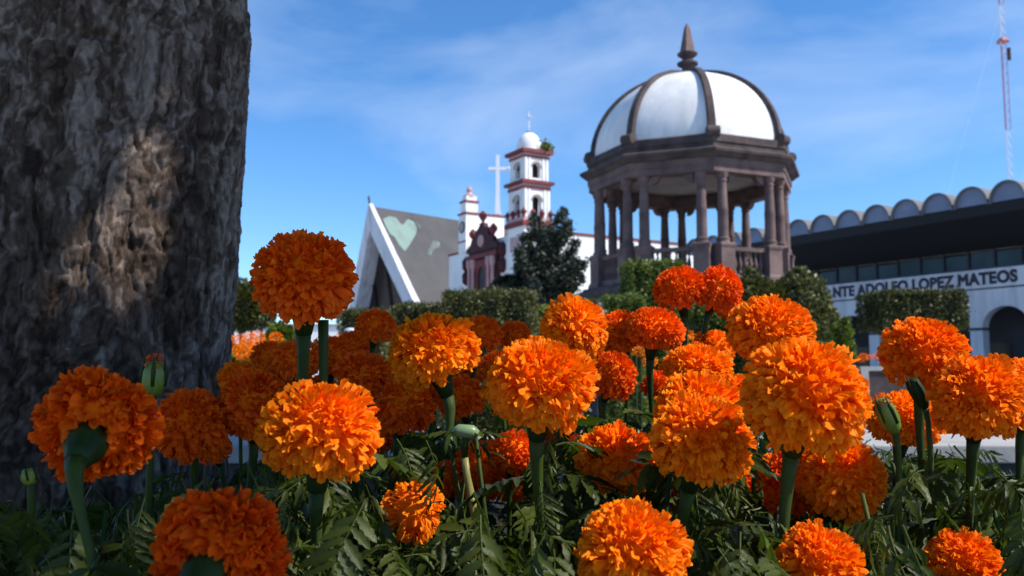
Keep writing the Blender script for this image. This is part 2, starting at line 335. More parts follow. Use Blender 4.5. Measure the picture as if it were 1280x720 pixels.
for k in range(8):
    mb = MB(); rows = []
    for i in range(NS + 1):
        A, B = dome_pt(k, i / NS * .985), dome_pt(k + 1, i / NS * .985); m_ = (A + B) / 2; out = (m_ - Vector((KC.x, KC.y, m_.z)))
        row = []
        for j in range(7):
            f = j / 6; p = A.lerp(B, f); p = p + out.normalized() * (0.10 * 4 * f * (1 - f)) * math.cos(i / NS * math.pi / 2); row.append(tuple(p))
        rows.append(row)
    mb.rings(rows, cap=False, loop=False); mb.build('dome_panel', M['domewhite'], kiosk, smooth='all')
    # rib
    mb = MB(); rr = []
    a = TH0 + k * math.pi / 4; tang = Vector((math.cos(a), math.sin(a), 0)); 
    for i in range(NS + 1):
        t = i / NS * .97; hw = .135 - .045 * i / NS
        lo, hi = dome_pt(k, t, -.08), dome_pt(k, t, .11)
        rr.append([tuple(lo - tang * hw), tuple(lo + tang * hw), tuple(hi + tang * hw * .8), tuple(hi - tang * hw * .8)])
    mb.rings(rr); mb.build('dome_rib', M['stone_dark'], kiosk)
    mb = MB(); outv = Vector((math.sin(a), -math.cos(a), 0)); c0 = oc(DR + .14, k, DZ + .06)
    n = 12; ring = lambda s_, sc: [tuple(c0 + tang * s_ + (outv * math.cos(2 * math.pi * i / n) + Vector((0, 0, 1)) * math.sin(2 * math.pi * i / n)) * .17 * sc) for i in range(n)]
    mb.rings([ring(-.2, .6), ring(-.18, 1), ring(.18, 1), ring(.2, .6)]); mb.build('rib_foot', M['stone_dark'], kiosk, smooth=True)
FB = DZ + DH - .06
mb = MB(); mb.lathe([(.52, 0), (.5, .08), (.36, .16), (.22, .2), (.18, .34), (.2, .38), (.34, .46), (.34, .52), (.2, .58), (.17, .66), (.2, .7), (.33, .80), (.33, .84), (.2, .87)], c=(KC.x, KC.y, FB), n=20)
fin = mb.build('finial', M['stone_dark'], kiosk, smooth=True)
mb = MB(); c = Vector((KC.x, KC.y, FB)); rr = []
for r, z in ((.27, .872), (.24, .93), (.17, 1.32), (.10, 1.70), (.02, 1.86)): rr.append([tuple(c + Vector((r * math.cos(q), r * math.sin(q), z))) for q in [R_(-20 + 90 * i) for i in range(4)]])
mb.rings(rr); mb.build('finial_spike', M['stone'], fin)

# ------------------------------------------------------------------ parish church
UV = Vector((-0.50986, 0.86026, 0)); VV = Vector((0.86026, 0.50986, 0)); P0 = at(655, 300, 80); P0.z = 0
church = thing('church', P0 + UV * 7, 'white church with maroon portal and one tall bell tower', 'church')
cf = lambda s, t, z: P0 + UV * s + VV * t + Vector((0, 0, z))
MB(cf).box(3.05, 12.0, 0.25, 23.5, 0, 14.0).build('nave', M['white'], church)
MB(cf).box(0.2, 3.045, 3.05, 23.5, 0, 14.05).build('nave_side_wall', M['white'], church)
MB(cf).box(0.1, 3.2, 3.05, 23.6, 14.053, 14.3).build('parapet_trim', M['red'], church)
MB(cf).box(2.95, 15.2, -.05, 0.245, 0, 13.3).build('facade_wall', M['white'], church)
MB(cf).box(12.003, 15.1, .25, 4, 0, 13.2).build('side_wing', M['white'], church)
MB(cf).box(12.95, 15.3, -.15, 0.3, 13.303, 13.5).build('facade_trim', M['red'], church)
MB(cf).box(9.6, 11.2, -.12, 0.3, 13.303, 13.45).build('facade_trim', M['red'], church)
# left bell block with clock
MB(cf).box(11.25, 12.9, -.12, 4.4, 13.305, 17.3).build('bell_block', M['white'], church)
MB(cf).box(11.15, 13.0, -.22, 4.5, 17.303, 17.5).build('block_trim', M['red'], church)
MB(cf).box(11.2, 12.95, -.17, -.121, 14.4, 14.55).build('block_trim', M['red'], church)
def disc(mb_frame, s, t, z, r, th, name, m, parent):
    mb = MB(mb_frame); n = 20
    mb.rings([[(s + r * math.cos(2 * math.pi * k / n), t + o, z + r * math.sin(2 * math.pi * k / n)) for k in range(n)] for o in (0, -th)]); return mb.build(name, m, parent)
cl = disc(cf, 12.1, -.122, 16.0, .62, .08, 'clock', M['dark'], church); disc(cf, 12.1, -.203, 16.0, .5, .02, 'clock_face', M['plaster'], cl)
t = MB(cf); t.box(11.5, 12.7, 0, 1.4, 17.503, 18.6); tr_ = t.build('turret', M['white'], church)
MB(cf).box(11.4, 12.8, -.1, 1.5, 18.603, 18.8).build('turret_trim', M['red'], tr_)
MB(cf).box(11.6, 12.6, .1, 1.3, 18.803, 19.3).build('turret_top', M['white'], tr_)
mb = MB(); c = cf(12.1, .7, 19.3); mb.lathe([(.62, 0), (.6, .12), (.3, .3), (.22, .5), (.32, .7), (.2, .95), (.05, 1.1)], c=c, n=14); mb.build('turret_finial', M['pink'], tr_, smooth=True)
# bell tower
TW = 2.95
MB(cf).box(0, TW - .003, 0, TW, 0, 14.5).build('tower_shaft', M['white'], church)
for i in range(7):   # slatted panel under the ledge
    MB(cf).box(.5 + i * .3, .62 + i * .3, -.06, -.001, 12.2, 13.6).build('panel_slat', M['pink'], church)
MB(cf).box(-.25, TW + .25, -.25, TW + .25, 14.503, 14.95).build('tower_ledge', M['red'], church)
MB(cf).box(-.1, TW + .1, -.1, TW + .1, 14.953, 15.3).build('tower_ledge', M['pink'], church)
finm = raw(MB().lathe([(.16, 0), (.16, .1), (.08, .16), (.26, .34), (.29, .48), (.2, .64), (.06, .78), (.03, .9)], n=12), 'ledge_finial', M['red'], True)
for s, t in ((0, 0), (TW, 0), (0, TW), (.95, -.0), (2, -.0), (0, 1.0), (0, 2.0)):
    o = link('ledge_finial', finm, None, church); o.location = cf(s - .05, t - .05, 15.302) - ORG[church.name]
bell_me = raw(MB().lathe([(.5, 0), (.46, .05), (.36, .25), (.3, .5), (.22, .66), (.05, .72)], n=16), 'bell', M['bronze'], True)
def stage(z0, z1, w_, ow, spring, rise, sill):
    o = (TW - w_) / 2
    for d in range(4):
        if d == 0: fr = lambda x, y, z: cf(o + x, o + y, z)
        elif d == 1: fr = lambda x, y, z: cf(o + y, o + x, z)
        elif d == 2: fr = lambda x, y, z: cf(o + x, TW - o - y, z)
        else: fr = lambda x, y, z: cf(TW - o - y, o + x, z)
        x0 = 0 if d % 2 == 0 else .452; ww = w_ - 2 * x0
        wl = MB(fr).arch_wall(ww, z0, z1, ow, spring, rise, 0, .45, x0=x0, sill=sill).build('belfry_wall', M['white'], church)
        for x in (.02, .42, w_ - .62, w_ - .22): MB(fr).box(x, x + .2, -.09, -.002, z0, z1).build('pilaster', M['white'], wl)
        # archivolt moulding
        n = 12; mb = MB(fr); c = w_ / 2; rr = []
        for k in range(n + 1):
            a = math.pi * k / n; ca, sa = math.cos(a), math.sin(a)
            rr.append([(c - (ow / 2 + e) * ca, yy, spring + (rise + e) * sa) for e, yy in ((.02, -.002), (.18, -.002), (.18, -.07), (.02, -.07))])
        mb.rings(rr); mb.build('archivolt', M['plaster'], wl)
    MB(cf).box(TW / 2 - .62, TW / 2 + .62, TW / 2 - .62, TW / 2 + .62, z0, z1).build('belfry_shade_core', M['dark'], church)  # solid dark box added behind the arches, standing in for the shade inside
    b = link('bell', bell_me, None, church); b.scale = (.55, .55, .7); b.location = cf(TW / 2 + .2, .55, spring - .1) - ORG[church.name]
    MB(cf).box(.5, TW - .5, .5, .6, spring + .36, spring + .44).build('bell_beam', M['dark'], church)
stage(15.303, 18.0, 2.75, 1.0, 16.9, .5, 15.6)
MB(cf).box(-.02, TW + .02, -.02, TW + .02, 18.003, 18.22).build('tower_cornice', M['red'], church)
MB(cf).box(.02, TW - .02, .02, TW - .02, 18.223, 18.5).build('tower_cornice', M['pink'], church)
MB(cf).box(-.28, TW + .28, -.28, TW + .28, 18.503, 18.8).build('tower_cornice', M['red'], church)
stage(18.803, 21.0, 2.55, .9, 20.1, .45, 19.1)
MB(cf).box(.06, TW - .06, .06, TW - .06, 21.003, 21.15).build('tower_cornice', M['red'], church)
MB(cf).box(.1, TW - .1, .1, TW - .1, 21.153, 21.42).build('tower_cornice', M['pink'], church)
MB(cf).box(-.22, TW + .22, -.22, TW + .22, 21.423, 21.75).build('tower_cornice', M['red'], church)
dc = cf(TW / 2, TW / 2, 21.753)
MB().lathe([(1.28, 0), (1.28, .25)] + [(1.22 * math.cos(a), .25 + 1.75 * math.sin(a)) for a in [i * math.pi / 2 / 10 * .96 for i in range(11)]], c=dc, n=28).build('tower_dome', M['white'], church, smooth=True)
MB().lathe([(.3, 1.93), (.3, 2.05), (.1, 2.12)], c=dc, n=12).build('dome_cap', M['stone_dark'], church)
mb = MB(); cc = dc + Vector((0, 0, 2.1)); mb.tube([cc, cc + Vector((0, 0, 1.9))], .05, 6); mb.tube([cc + Vector((-.3, .1, 1.4)), cc + Vector((.3, -.1, 1.4))], .05, 6)
mb.lathe([(.02, .3), (.12, .4), (.02, .5)], c=cc, n=8); mb.build('dome_cross', M['steel_white'], church)
# portal
po = MB(cf).box(4.2, 10.0, -.45, -.053, 0, 12.95).build('portal', M['maroon'], church)
gab = [(3.9, 11.303), (10.3, 11.303), (10.2, 11.9), (9.5, 12.2), (9.2, 13.0), (8.5, 13.3), (8.3, 14.2), (7.7, 14.6), (7.4, 15.2), (6.8, 15.2), (6.5, 14.6), (5.9, 14.2), (5.7, 13.3), (5.0, 13.0), (4.7, 12.2), (4.0, 11.9)]
gab = [(a_, 12.953 + (z_ - 11.303) * .70) for a_, z_ in gab]
MB(cf).prism(gab, 1, -.6, -.06).build('portal_gable', M['maroon'], church)
MB(cf).box(4.0, 10.2, -.75, -.453, 12.2, 12.6).build('portal_entablature', M['red'], church)
MB(cf).arch_wall(2.2, 0, 12.0, 1.5, 10.6, .75, -.62, -.453, x0=6.0).build('door_surround', M['red'], church)
MB(cf).box(6.35, 7.85, -.47, -.452, 0, 11.3).build('door', M['dark'], church)
for s in (4.55, 5.35, 8.5, 9.3):
    c = cf(s + .15, -.68, 0); MB().lathe([(.3, 0), (.3, .5), (.2, .7), (.18, 11.2), (.3, 11.5), (.3, 12.15)], c=c, n=14).build('portal_column', M['pink'], church, smooth=True)
for s in (5.0, 7.1, 9.2):
    c = cf(s, -.4, {5.0: 14.1, 7.1: 15.65, 9.2: 14.1}[s]); MB().lathe([(.2, 0), (.12, .2), (.4, .6), (.42, .85), (.25, 1.1), (.05, 1.3)], c=c, n=12).build('gable_finial', M['red'], church, smooth=True)
disc(cf, 7.1, -.602, 13.9, .6, .1, 'gable_niche', M['pink'], church)
for s, zs in ((11.0, (10.6, 12.0)), (3.55, (11.2, 12.7))):
    for z in zs:
        c = cf(s, -.22, z); MB().lathe([(.05, -.8), (.38, -.5), (.42, .3), (.25, .55), (.05, .8)], c=c, n=12).build('wall_lantern', M['maroon'], church, smooth=True)
# plant on the cornice
def leaf_cloud(name, centre_pts, n, size, m, parent=None, seed=1, jitter=1.0, aspect=1.6, flat=0.0):
    rng = np.random.default_rng(seed); P = np.asarray(centre_pts, np.float32)
    idx = rng.integers(0, len(P), n) if len(P) != n else np.arange(n); C = P[idx]
    A = rng.normal(size=(n, 3)); A /= np.linalg.norm(A, axis=1)[:, None]
    B = rng.normal(size=(n, 3)); B -= (B * A).sum(1)[:, None] * A; B /= np.linalg.norm(B, axis=1)[:, None]
    N_ = np.cross(A, B)
    s = (size * (0.65 + 0.7 * rng.random(n)))[:, None]
    v = np.stack([C - A * s * .5 * aspect, C + B * s * .42 + N_ * s * .12, C + A * s * .5 * aspect, C - B * s * .42 + N_ * s * .12], 1).reshape(-1, 3)
    q = np.arange(4 * n).reshape(n, 4); tone = np.repeat(rng.random(n) * .85, 4)
    off = np.array(ORG[parent.name]) if parent is not None else 0
    o = link(name, mesh_np(name, v - off, q, m, False, {'tone': tone}), None, parent); ORG[o.name] = ORG[parent.name] if parent is not None else Vector((0, 0, 0)); return o
rng = np.random.default_rng(5); pc = np.array(cf(.1, 2.6, 22.15)); 
cp = thing('cornice_weed', Vector(pc) - Vector((0, 0, .4)), 'green weed growing on the cornice beside the white tower dome', 'plant')
leaf_cloud('foliage', pc + rng.normal(size=(220, 3)) * [.28, .28, .26], 220, .22, M['hedge_bright'], cp, 6)
MB().tube([Vector(pc) - Vector((0, 0, .4)), Vector(pc) + Vector((0, 0, .3))], .04, 5).build('stem', M['trunk2'], cp)

# white cross on the roof behind the gable
cb = at(622, 312, 97); cb.z = 14.003
cross = thing('roof_cross', cb, 'tall white steel cross on splayed legs behind the maroon gable', 'cross')
zt = at(622, 194, 97).z; zs = at(622, 268, 97).z; za = at(622, 211, 97).z
rr = []
for h, z in ((.3, zs), (.22, zs + 2.2), (.20, zt - 1), (.19, zt)): rr.append([(cb.x + a * h, cb.y + b * h, z) for a, b in ((-1, -1), (1, -1), (1, 1), (-1, 1))])
MB().rings(rr).build('cross_shaft', M['steel_white'], cross)
MB().box(cb.x - 1.05, cb.x + 1.15, cb.y - .2, cb.y + .2, za - .17, za + .17).build('cross_arm', M['steel_white'], cross)
for dx in (-.75, .75):
    rr = [[(cb.x + dx * k + a * .2, cb.y + b * .2, z) for a, b in ((-1, -1), (1, -1), (1, 1), (-1, 1))] for k, z in ((1, 14.003), (.18, zs + .3))]
    MB().rings(rr).build('leg', M['steel_white'], cross)
MB().lathe([(.02, -.22), (.2, -.1), (.22, .1), (.02, .24)], c=(cb.x + 1.25, cb.y - .1, za), n=12).build('lamp', M['steel_white'], cross, smooth=True)

# ------------------------------------------------------------------ A-frame chapel
AV = Vector((.70711, .70711, 0)); AU = Vector((-.70711, .70711, 0)); AC = Vector((-14.62, 107.25, 0)); AW = 11.25; AO = 3.15
AH = at(463, 258, 105).z; AL = 34
chap = thing('chapel', AC, 'modern A-frame chapel with grey roof, white gable frame and mint heart', 'chapel')
af = lambda a, b, z: AC + AV * a + AU * b + Vector((0, 0, z))
def roof_side(sgn, name):
    mb = MB(af); th = .35
    # outer skin, inner skin
    o = [(-AO, 0, AH), (AL, 0, AH), (AL, sgn * AW, 0), (0, sgn * AW, 0)]
    i = [(-AO + .1, 0, AH - .8), (AL, 0, AH - .8), (AL, sgn * (AW - .45), 0), (.05, sgn * (AW - .45), 0)]
    mb.rings([o, i]); return mb.build(name, M['roofgrey'], chap)
roof_side(-1, 'roof'); roof_side(1, 'roof')
for sgn in (-1, 1):     # white gable legs, standing 5 cm forward of and inside the roof edge
    mb = MB(af); A_ = []
    top_o, top_i = (-AO - .6, 0, AH + .35), (-AO - .45, 0, AH - 3.0)
    bo, bi = (-.55, sgn * (AW + .12), 0), (-.55, sgn * (AW - 1.6), 0)
    d = 1.3
    mb.rings([[top_o, bo, bi, top_i], [tuple(Vector(p) + Vector((d if p[2] < 1 else d * .45, 0, 0))) for p in (top_o, bo, bi, top_i)]]); mb.build('gable_leg', M['white2'], chap)
    mb = MB(af); q = [(-AO + .2, 0, AH - 2.9), (-AO + 1.7, 0, AH - 2.9), (1.9, sgn * (AW - 1.3), .0), (.78, sgn * (AW - 1.3), .0)]
    mb.rings([q, [tuple(Vector(p) - Vector((0, sgn * .1, .12))) for p in q]]); mb.build('soffit', M['white2'], chap)
MB(af).add([(-AO + 1.5, 0, AH - 3.3), (1.6, AW - 1.6, 0), (1.6, -AW + 1.6, 0)], [(0, 1, 2)]).build('glazing', M['church_glass'], chap)
for b in (-6, -3, 0, 3, 6):
    h = (AH - 3.3) * (1 - abs(b) / (AW - 1.6)) - .4; xt = 1.45 - (AO + .1) * h / (AH - 3.3); MB(af).rings([[(1.35, b - .1, 0), (1.35, b + .1, 0), (1.5, b + .1, 0), (1.5, b - .1, 0)], [(xt - .1, b - .1, h), (xt - .1, b + .1, h), (xt + .05, b + .1, h), (xt + .05, b - .1, h)]]).build('mullion', M['dark'], chap)
mb = MB(); c = af(-AO - .5, 0, AH + .3); mb.tube([c, c + Vector((-.1, 0, .9))], .12, 6); mb.build('apex_spike', M['stone_dark'], chap)
ra, rb_, rc_ = af(0, 0, AH), af(1, 0, AH), af(0, -AW, 0); rn = (rb_ - ra).cross(rc_ - ra).normalized()
if rn.dot(Vector((0, -1, 0))) < 0: rn = -rn
def roof_patch(pts, name, m, lift, lab=None):
    P = [hit(440 + x / 4.5, 240 + y / 4.5, ra, np.array(rn)) + rn * lift for x, y in pts]
    mb = MB(); mb.rings([[tuple(p - rn * .03) for p in P], [tuple(p) for p in P]]); o = mb.build(name, m, chap)
    if lab: o['label'] = lab
    return o
roof_patch([(172, 152), (208, 136), (246, 146), (268, 176), (286, 186), (312, 154), (346, 166), (366, 202), (356, 242), (328, 290), (296, 334), (264, 300), (240, 256), (212, 236), (190, 196)], 'heart_patch', M['mint'], .05, 'mint green heart painted on the roof')
roof_patch([(300, 138), (330, 146), (388, 192), (380, 214), (372, 200), (348, 158)], 'paint_patch', M['mint_faded'], .045)
roof_patch([(456, 272), (496, 284), (490, 312), (468, 318), (430, 364), (420, 346)], 'paint_patch', M['mint_faded'], .045)
roof_patch([(474, 280), (490, 292), (484, 304)], 'paint_patch', M['mint'], .075)
roof_patch([(436, 336), (448, 348), (440, 356)], 'paint_patch', M['mint'], .075)

# ------------------------------------------------------------------ arcade building with scalloped roof
AN = Vector((-0.86026, -0.50986, 0)); Q0 = at(1221, 400, 41); Q0.z = 0
arc = thing('arcade_building', Q0 + UV * 3, 'long white arcade building with scalloped vault roof and lettered band', 'building')
bf = lambda s, o, z: Q0 + UV * s + AN * o + Vector((0, 0, z))
SP = 2.77; S0 = 0.05
for k in range(-4, 6):
    a = S0 + k * SP
    MB(bf).arch_wall(SP - .002, 3.1, 4.86, 2.16, 3.101, .95, -.5, 0, x0=a, seg=18).build('arch_bay', M['white2'], arc)
for k in range(-4, 7):
    a = S0 + k * SP
    MB(bf).box(a - .3, a + .3, -.5, 0.0, 0, 2.98).build('pillar', M['white2'], arc)
    MB(bf).box(a - .36, a + .36, -.56, .06, 2.983, 3.097).build('impost', M['navy'], arc)
SA, SB = S0 - 4 * SP, S0 + 6 * SP
MB(bf).box(SA, SB, -.5, .03, 4.863, 4.93).build('band_line', M['navy'], arc)
MB(bf).box(SA, SB, -.5, .015, 4.933, 5.80).build('sign_band', M['white2'], arc)
MB(bf).box(SA, SB, -.5, .04, 5.803, 5.88).build('sill', M['navy'], arc)
MB(bf).box(SA, SB, -.45, -.3, 5.883, 7.3).build('upper_wall', M['dark'], arc)
nw = 22; ww = (SB - SA) / nw
for i in range(nw):
    a = SA + i * ww
    MB(bf).box(a + .06, a + ww - .06, -.16, -.12, 5.9, 6.55 + .04 * (i % 3)).build('window_pane', M['glass'], arc)
    MB(bf).box(a - .05, a + .05, -.18, -.04, 5.883, 6.8).build('window_post', M['dark'], arc)
MB(bf).box(SA, SB, -.19, -.1, 6.66, 6.98).build('window_head', mat('dusty_ledge', (.20, .17, .15), .9, .4, 1.5), arc)
RO = 2.2; RV = 8.42
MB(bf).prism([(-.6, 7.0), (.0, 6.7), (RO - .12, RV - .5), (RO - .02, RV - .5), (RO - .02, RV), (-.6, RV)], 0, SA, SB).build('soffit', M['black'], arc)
VS = 1.63
k0 = int((SA + 2.99) // VS) + 1
for k in range(k0, k0 + 17):
    c = -2.99 - .02 + k * VS
    n = 14; rad = VS / 2 * .97
    prof = lambda r, h: [(c + r * math.cos(math.pi * i / n), RV - .06 + h * math.sin(math.pi * i / n) ** .9) for i in range(n + 1)]
    outer, inner = prof(rad, .92), prof(rad - .07, .84)
    mb = MB(bf); sec = outer + inner[::-1]
    mb.rings([[(x, RO + .12, z) for x, z in sec], [(x, -11.0, z) for x, z in sec]]); v = mb.build('vault_shell', M['vaultshell'], arc, smooth=True)
    mb = MB(bf); mb.rings([[(x, RO - .03, z) for x, z in inner], [(x, RO - .1, z) for x, z in inner]]); mb.build('vault_end', M['vaultgrey'], v)
# inside of the arcade
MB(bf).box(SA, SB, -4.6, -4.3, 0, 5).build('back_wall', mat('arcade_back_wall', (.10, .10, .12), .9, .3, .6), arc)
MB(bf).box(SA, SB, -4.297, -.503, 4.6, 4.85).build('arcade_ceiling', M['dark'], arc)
MB(bf).box(SA - .3, SA - .003, -11, .0, 0, 7.3).build('end_wall', M['white2'], arc)
MB(bf).box(SB + .003, SB + .3, -11, .0, 0, 7.3).build('end_wall', M['white2'], arc)
for k in range(-4, 6):
    a = S0 + k * SP + SP / 2
    MB(bf).box(a - .55, a + .55, -4.295, -4.24, 0, 2.5).build('shop_door', M['church_glass'], arc)
# lettering
fc = bpy.data.curves.new('lettering', 'FONT'); fc.body = 'NTE ADOLFO LOPEZ MATEOS'; fc.extrude = 0.006; fc.bevel_depth = 0.042; fc.bevel_resolution = 0; fc.size = 0.8; fc.space_character = 1.08; fc.space_word = 0.82
fo = bpy.data.objects.new('tmp', fc); COL.objects.link(fo)
dg = bpy.context.evaluated_depsgraph_get(); lm = bpy.data.meshes.new_from_object(fo.evaluated_get(dg)); bpy.data.objects.remove(fo)
xs = [v.co.x for v in lm.vertices]; ys = [v.co.y for v in lm.vertices]; x0, x1, y0, y1 = min(xs), max(xs), min(ys), max(ys)
s_l, s_r = 8.05, -2.02; zb, zh = 5.075, 0.60
for v in lm.vertices:
    s_ = s_l + (v.co.x - x0) / (x1 - x0) * (s_r - s_l); z_ = zb + (v.co.y - y0) / (y1 - y0) * zh
    v.co = bf(s_, .035 + v.co.z * .5, z_) - ORG[arc.name]
lm.materials.clear(); lt = link('lettering', lm, M['ink'], arc); lt['label'] = 'dark letters NTE ADOLFO LOPEZ MATEOS on the band'

# ------------------------------------------------------------------ radio mast
mt, mbm = at(1250, -60, 150), at(1263, 240, 150); base = Vector((mbm.x + .1, 150, 0)); H = mt.z
mast = thing('radio_mast', base, 'tall thin red and white lattice radio mast behind the scalloped roof', 'mast')
def hz(py): return at(1256, py, 150).z
bands = [(0, hz(222), 'steel_white'), (hz(222), hz(162), 'steel_white'), (hz(162), hz(56), 'steel_red'), (hz(56), hz(5), 'steel_white'), (hz(5), H, 'steel_red')]
hw = .52
for z0, z1, m in bands:
    mb = MB(); nst = max(2, int((z1 - z0) / 1.6))
    cs = [(base.x + hw * math.cos(a), base.y + hw * math.sin(a)) for a in (R_(200), R_(320), R_(80))]
    for i, (x, y) in enumerate(cs):
        mb.tube([(x, y, z0), (x, y, z1 - .01)], .055, 5)
        x2, y2 = cs[(i + 1) % 3]
        for k in range(nst):
            za_, zb_ = z0 + (z1 - z0) * k / nst, z0 + (z1 - z0) * (k + 1) / nst - .02
            mb.tube([(x, y, za_), (x2, y2, zb_)], .024, 4); mb.tube([(x, y, za_), (x2, y2, za_)], .024, 4)
    mb.build('mast_section', M[m], mast)
z = hz(53); mb = MB(); mb.lathe([(1.15, 0), (1.15, .14), (.6, .7), (.5, .8)], c=(base.x, base.y, z), n=6); mb.build('platform', M['steel_red'], mast)
mb = MB(); mb.tube([(base.x + 1.0, 150, hz(75)), (base.x + 1.0, 150, hz(60))], .3, 8); mb.build('antenna', M['stone_dark'], mast)
for dx, dy in ((-24, -6),):
    MB().tube([(base.x, 150, hz(10)), (base.x + dx, 150 + dy, 0)], .012, 4).build('guy_wire', M['steel_white'], mast)

# ------------------------------------------------------------------ clipped hedges, shrubs, conifer
def clipped(name, x0, x1, ytop, ybot, d, depth, m, label, cat, leaf=.05, dens=900, seed=1, group=None, trunk=True, rnd=.12, wob=.085):
    """box-clipped crown on a short trunk, its top / bottom given by picture rows at distance d"""
    A, B = at(x0, ytop, d), at(x1, ytop, d); zt = A.z; zb_ = max(at(x0, ybot, d).z, .05)
    cx = (A.x + B.x) / 2; cy = d + depth / 2; hx, hy, hz_ = (B.x - A.x) / 2, depth / 2, (zt - zb_) / 2; cz = (zt + zb_) / 2
    root = thing(name, (cx, cy, 0), label, cat, group)
    rng = np.random.default_rng(seed)
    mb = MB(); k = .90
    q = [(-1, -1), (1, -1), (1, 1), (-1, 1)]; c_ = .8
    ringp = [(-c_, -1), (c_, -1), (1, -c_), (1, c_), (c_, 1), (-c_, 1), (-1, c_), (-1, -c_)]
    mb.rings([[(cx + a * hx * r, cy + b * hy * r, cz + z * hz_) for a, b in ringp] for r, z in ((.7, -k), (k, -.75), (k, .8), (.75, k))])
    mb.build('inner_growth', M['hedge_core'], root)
    area = 8 * (hx * hy + hx * hz_ + hy * hz_); n = int(area * dens)
    pr = np.array([hy * hz_, hx * hz_, hx * hy]); pr = pr / pr.sum()
    ax = rng.choice(3, n, p=pr); P = rng.uniform(-1, 1, (n, 3)); P[np.arange(n), ax] = rng.choice([-1, 1], n) * (1 - .13 * rng.random(n) ** 1.5)
    L4 = (np.abs(P) ** 14).sum(1) ** (1 / 14); P = P / np.maximum(L4, 1)[:, None]
    wobble = .035 * (np.sin(P[:, 0:1] * 5 + seed) * np.sin(P[:, 2:3] * 9 + 1) + np.sin(P[:, 1:2] * 7 + P[:, 0:1] * 11) * .7)
    P = P * (np.array([hx, hy, hz_]) + wobble) + rng.normal(size=(n, 3)) * leaf * np.where(rng.random((n, 1)) < .07, 1.5, .5) + [cx, cy, cz]
    leaf_cloud('crown', P, n, leaf, m, root, seed)
    if trunk: MB().tube([(cx, cy, 0), (cx + .03, cy, zb_ * .5), (cx, cy, zb_ + hz_ * .4)], [.11, .09, .08], 8).build('trunk', M['trunk2'], root, smooth=True)
    return root
clipped('clipped_hedge', 553, 671, 361, 900, 14, 1.3, M['hedge'], 'large box-clipped green hedge in front of the white church', 'hedge', .032, 2200, 11)
clipped('clipped_hedge', 492, 556, 378, 900, 17, 1.4, M['hedge'], 'lower clipped hedge between the chapel gable and the larger hedge', 'hedge', .035, 1800, 12)
clipped('clipped_hedge', 424, 480, 386, 900, 21, 1.6, M['hedge'], 'small clipped hedge at the foot of the chapel gable leg', 'hedge', .04, 1500, 13)
clipped('clipped_tree', 1104, 1213, 363, 408, 20, 1.6, M['hedge'], 'flat-topped clipped tree in front of the lettered arcade band', 'tree', .045, 1400, 14)
clipped('clipped_shrub', 786, 856, 324, 900, 17, 1.3, M['hedge_bright'], 'bright green clipped shrub against the kiosk plinth', 'shrub', .04, 1700, 15, trunk=True, rnd=.4)
clipped('clipped_shrub', 757, 806, 368, 900, 15.5, 1.0, M['hedge_bright'], 'small bright green shrub beside the dark-haired person', 'shrub', .036, 1900, 16)
def bush(name, blobs, d, label, cat, m, leaf, n, seed, trunk=True, skirt=True):
    rng = np.random.default_rng(seed); c0 = at(blobs[0][0], blobs[0][1], d); root = thing(name, (c0.x, d, 0), label, cat); pts = []; tot = sum(b[2] * b[3] for b in blobs)
    core = MB()
    for (px, py, rw, rh, dd) in [(*b, 0) if len(b) == 4 else b for b in blobs]:
        c = at(px, py, d + dd); rx = rw * d / F; rz = rh * d / F; k = int(n * rw * rh / tot)
        D = rng.normal(size=(k, 3)); D /= np.linalg.norm(D, axis=1)[:, None]; r = (.55 + .5 * rng.random(k) ** .6)[:, None]
        wv = 1 + .18 * np.sin(D[:, 0:1] * 6 + px) * np.sin(D[:, 2:3] * 5 + py)
        pts.append(np.array(c) + D * r * wv * [rx, rx * .9, rz])
        if skirt:
            k2 = int(k * .9 * max(c.z - .1, 0) / (2 * rz)); a_ = rng.uniform(0, 6.28, k2); rr_ = rx * (.55 + .5 * rng.random(k2) ** .6); pts.append(np.stack([c.x + rr_ * np.cos(a_), c.y + rr_ * np.sin(a_) * .9, rng.uniform(.03, max(c.z, .1), k2)], -1)); pts[-1][:, :2] = np.array(c)[:2] + (pts[-1][:, :2] - np.array(c)[:2]) * (1 + .5 * (1 - pts[-1][:, 2:3] / max(c.z, .1)))
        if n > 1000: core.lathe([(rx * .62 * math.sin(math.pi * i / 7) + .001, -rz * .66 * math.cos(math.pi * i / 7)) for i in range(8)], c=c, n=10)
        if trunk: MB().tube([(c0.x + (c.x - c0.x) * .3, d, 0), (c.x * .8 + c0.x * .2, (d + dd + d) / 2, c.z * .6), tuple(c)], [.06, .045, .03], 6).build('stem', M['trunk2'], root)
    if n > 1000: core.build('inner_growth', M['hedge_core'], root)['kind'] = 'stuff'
    P = np.concatenate(pts); leaf_cloud('crown', P, len(P), leaf, m, root, seed)
    return root
bush('bush', [(958, 385, 34, 36), (1000, 372, 34, 30), (1024, 395, 22, 32), (985, 400, 40, 34), (935, 372, 20, 26), (1000, 345, 14, 12), (940, 348, 12, 14)], 18, 'loose olive green bush at the right foot of the kiosk', 'bush', M['hedge'], .06, 15000, 21)
bush('small_tree', [(1052, 416, 12, 14), (1059, 438, 11, 14), (1040, 436, 11, 12), (1056, 403, 7, 7), (1044, 424, 8, 8)], 15, 'small leafy green tree in front of the first arcade arch', 'tree', M['hedge_bright'], .06, 900, 22, skirt=False)
bush('dark_tree', [(302, 385, 30, 30), (318, 372, 16, 22), (290, 360, 22, 14), (330, 395, 16, 16)], 24, 'dark round tree standing just behind the big trunk', 'tree', M['hedge'], .07, 6000, 23, skirt=False)
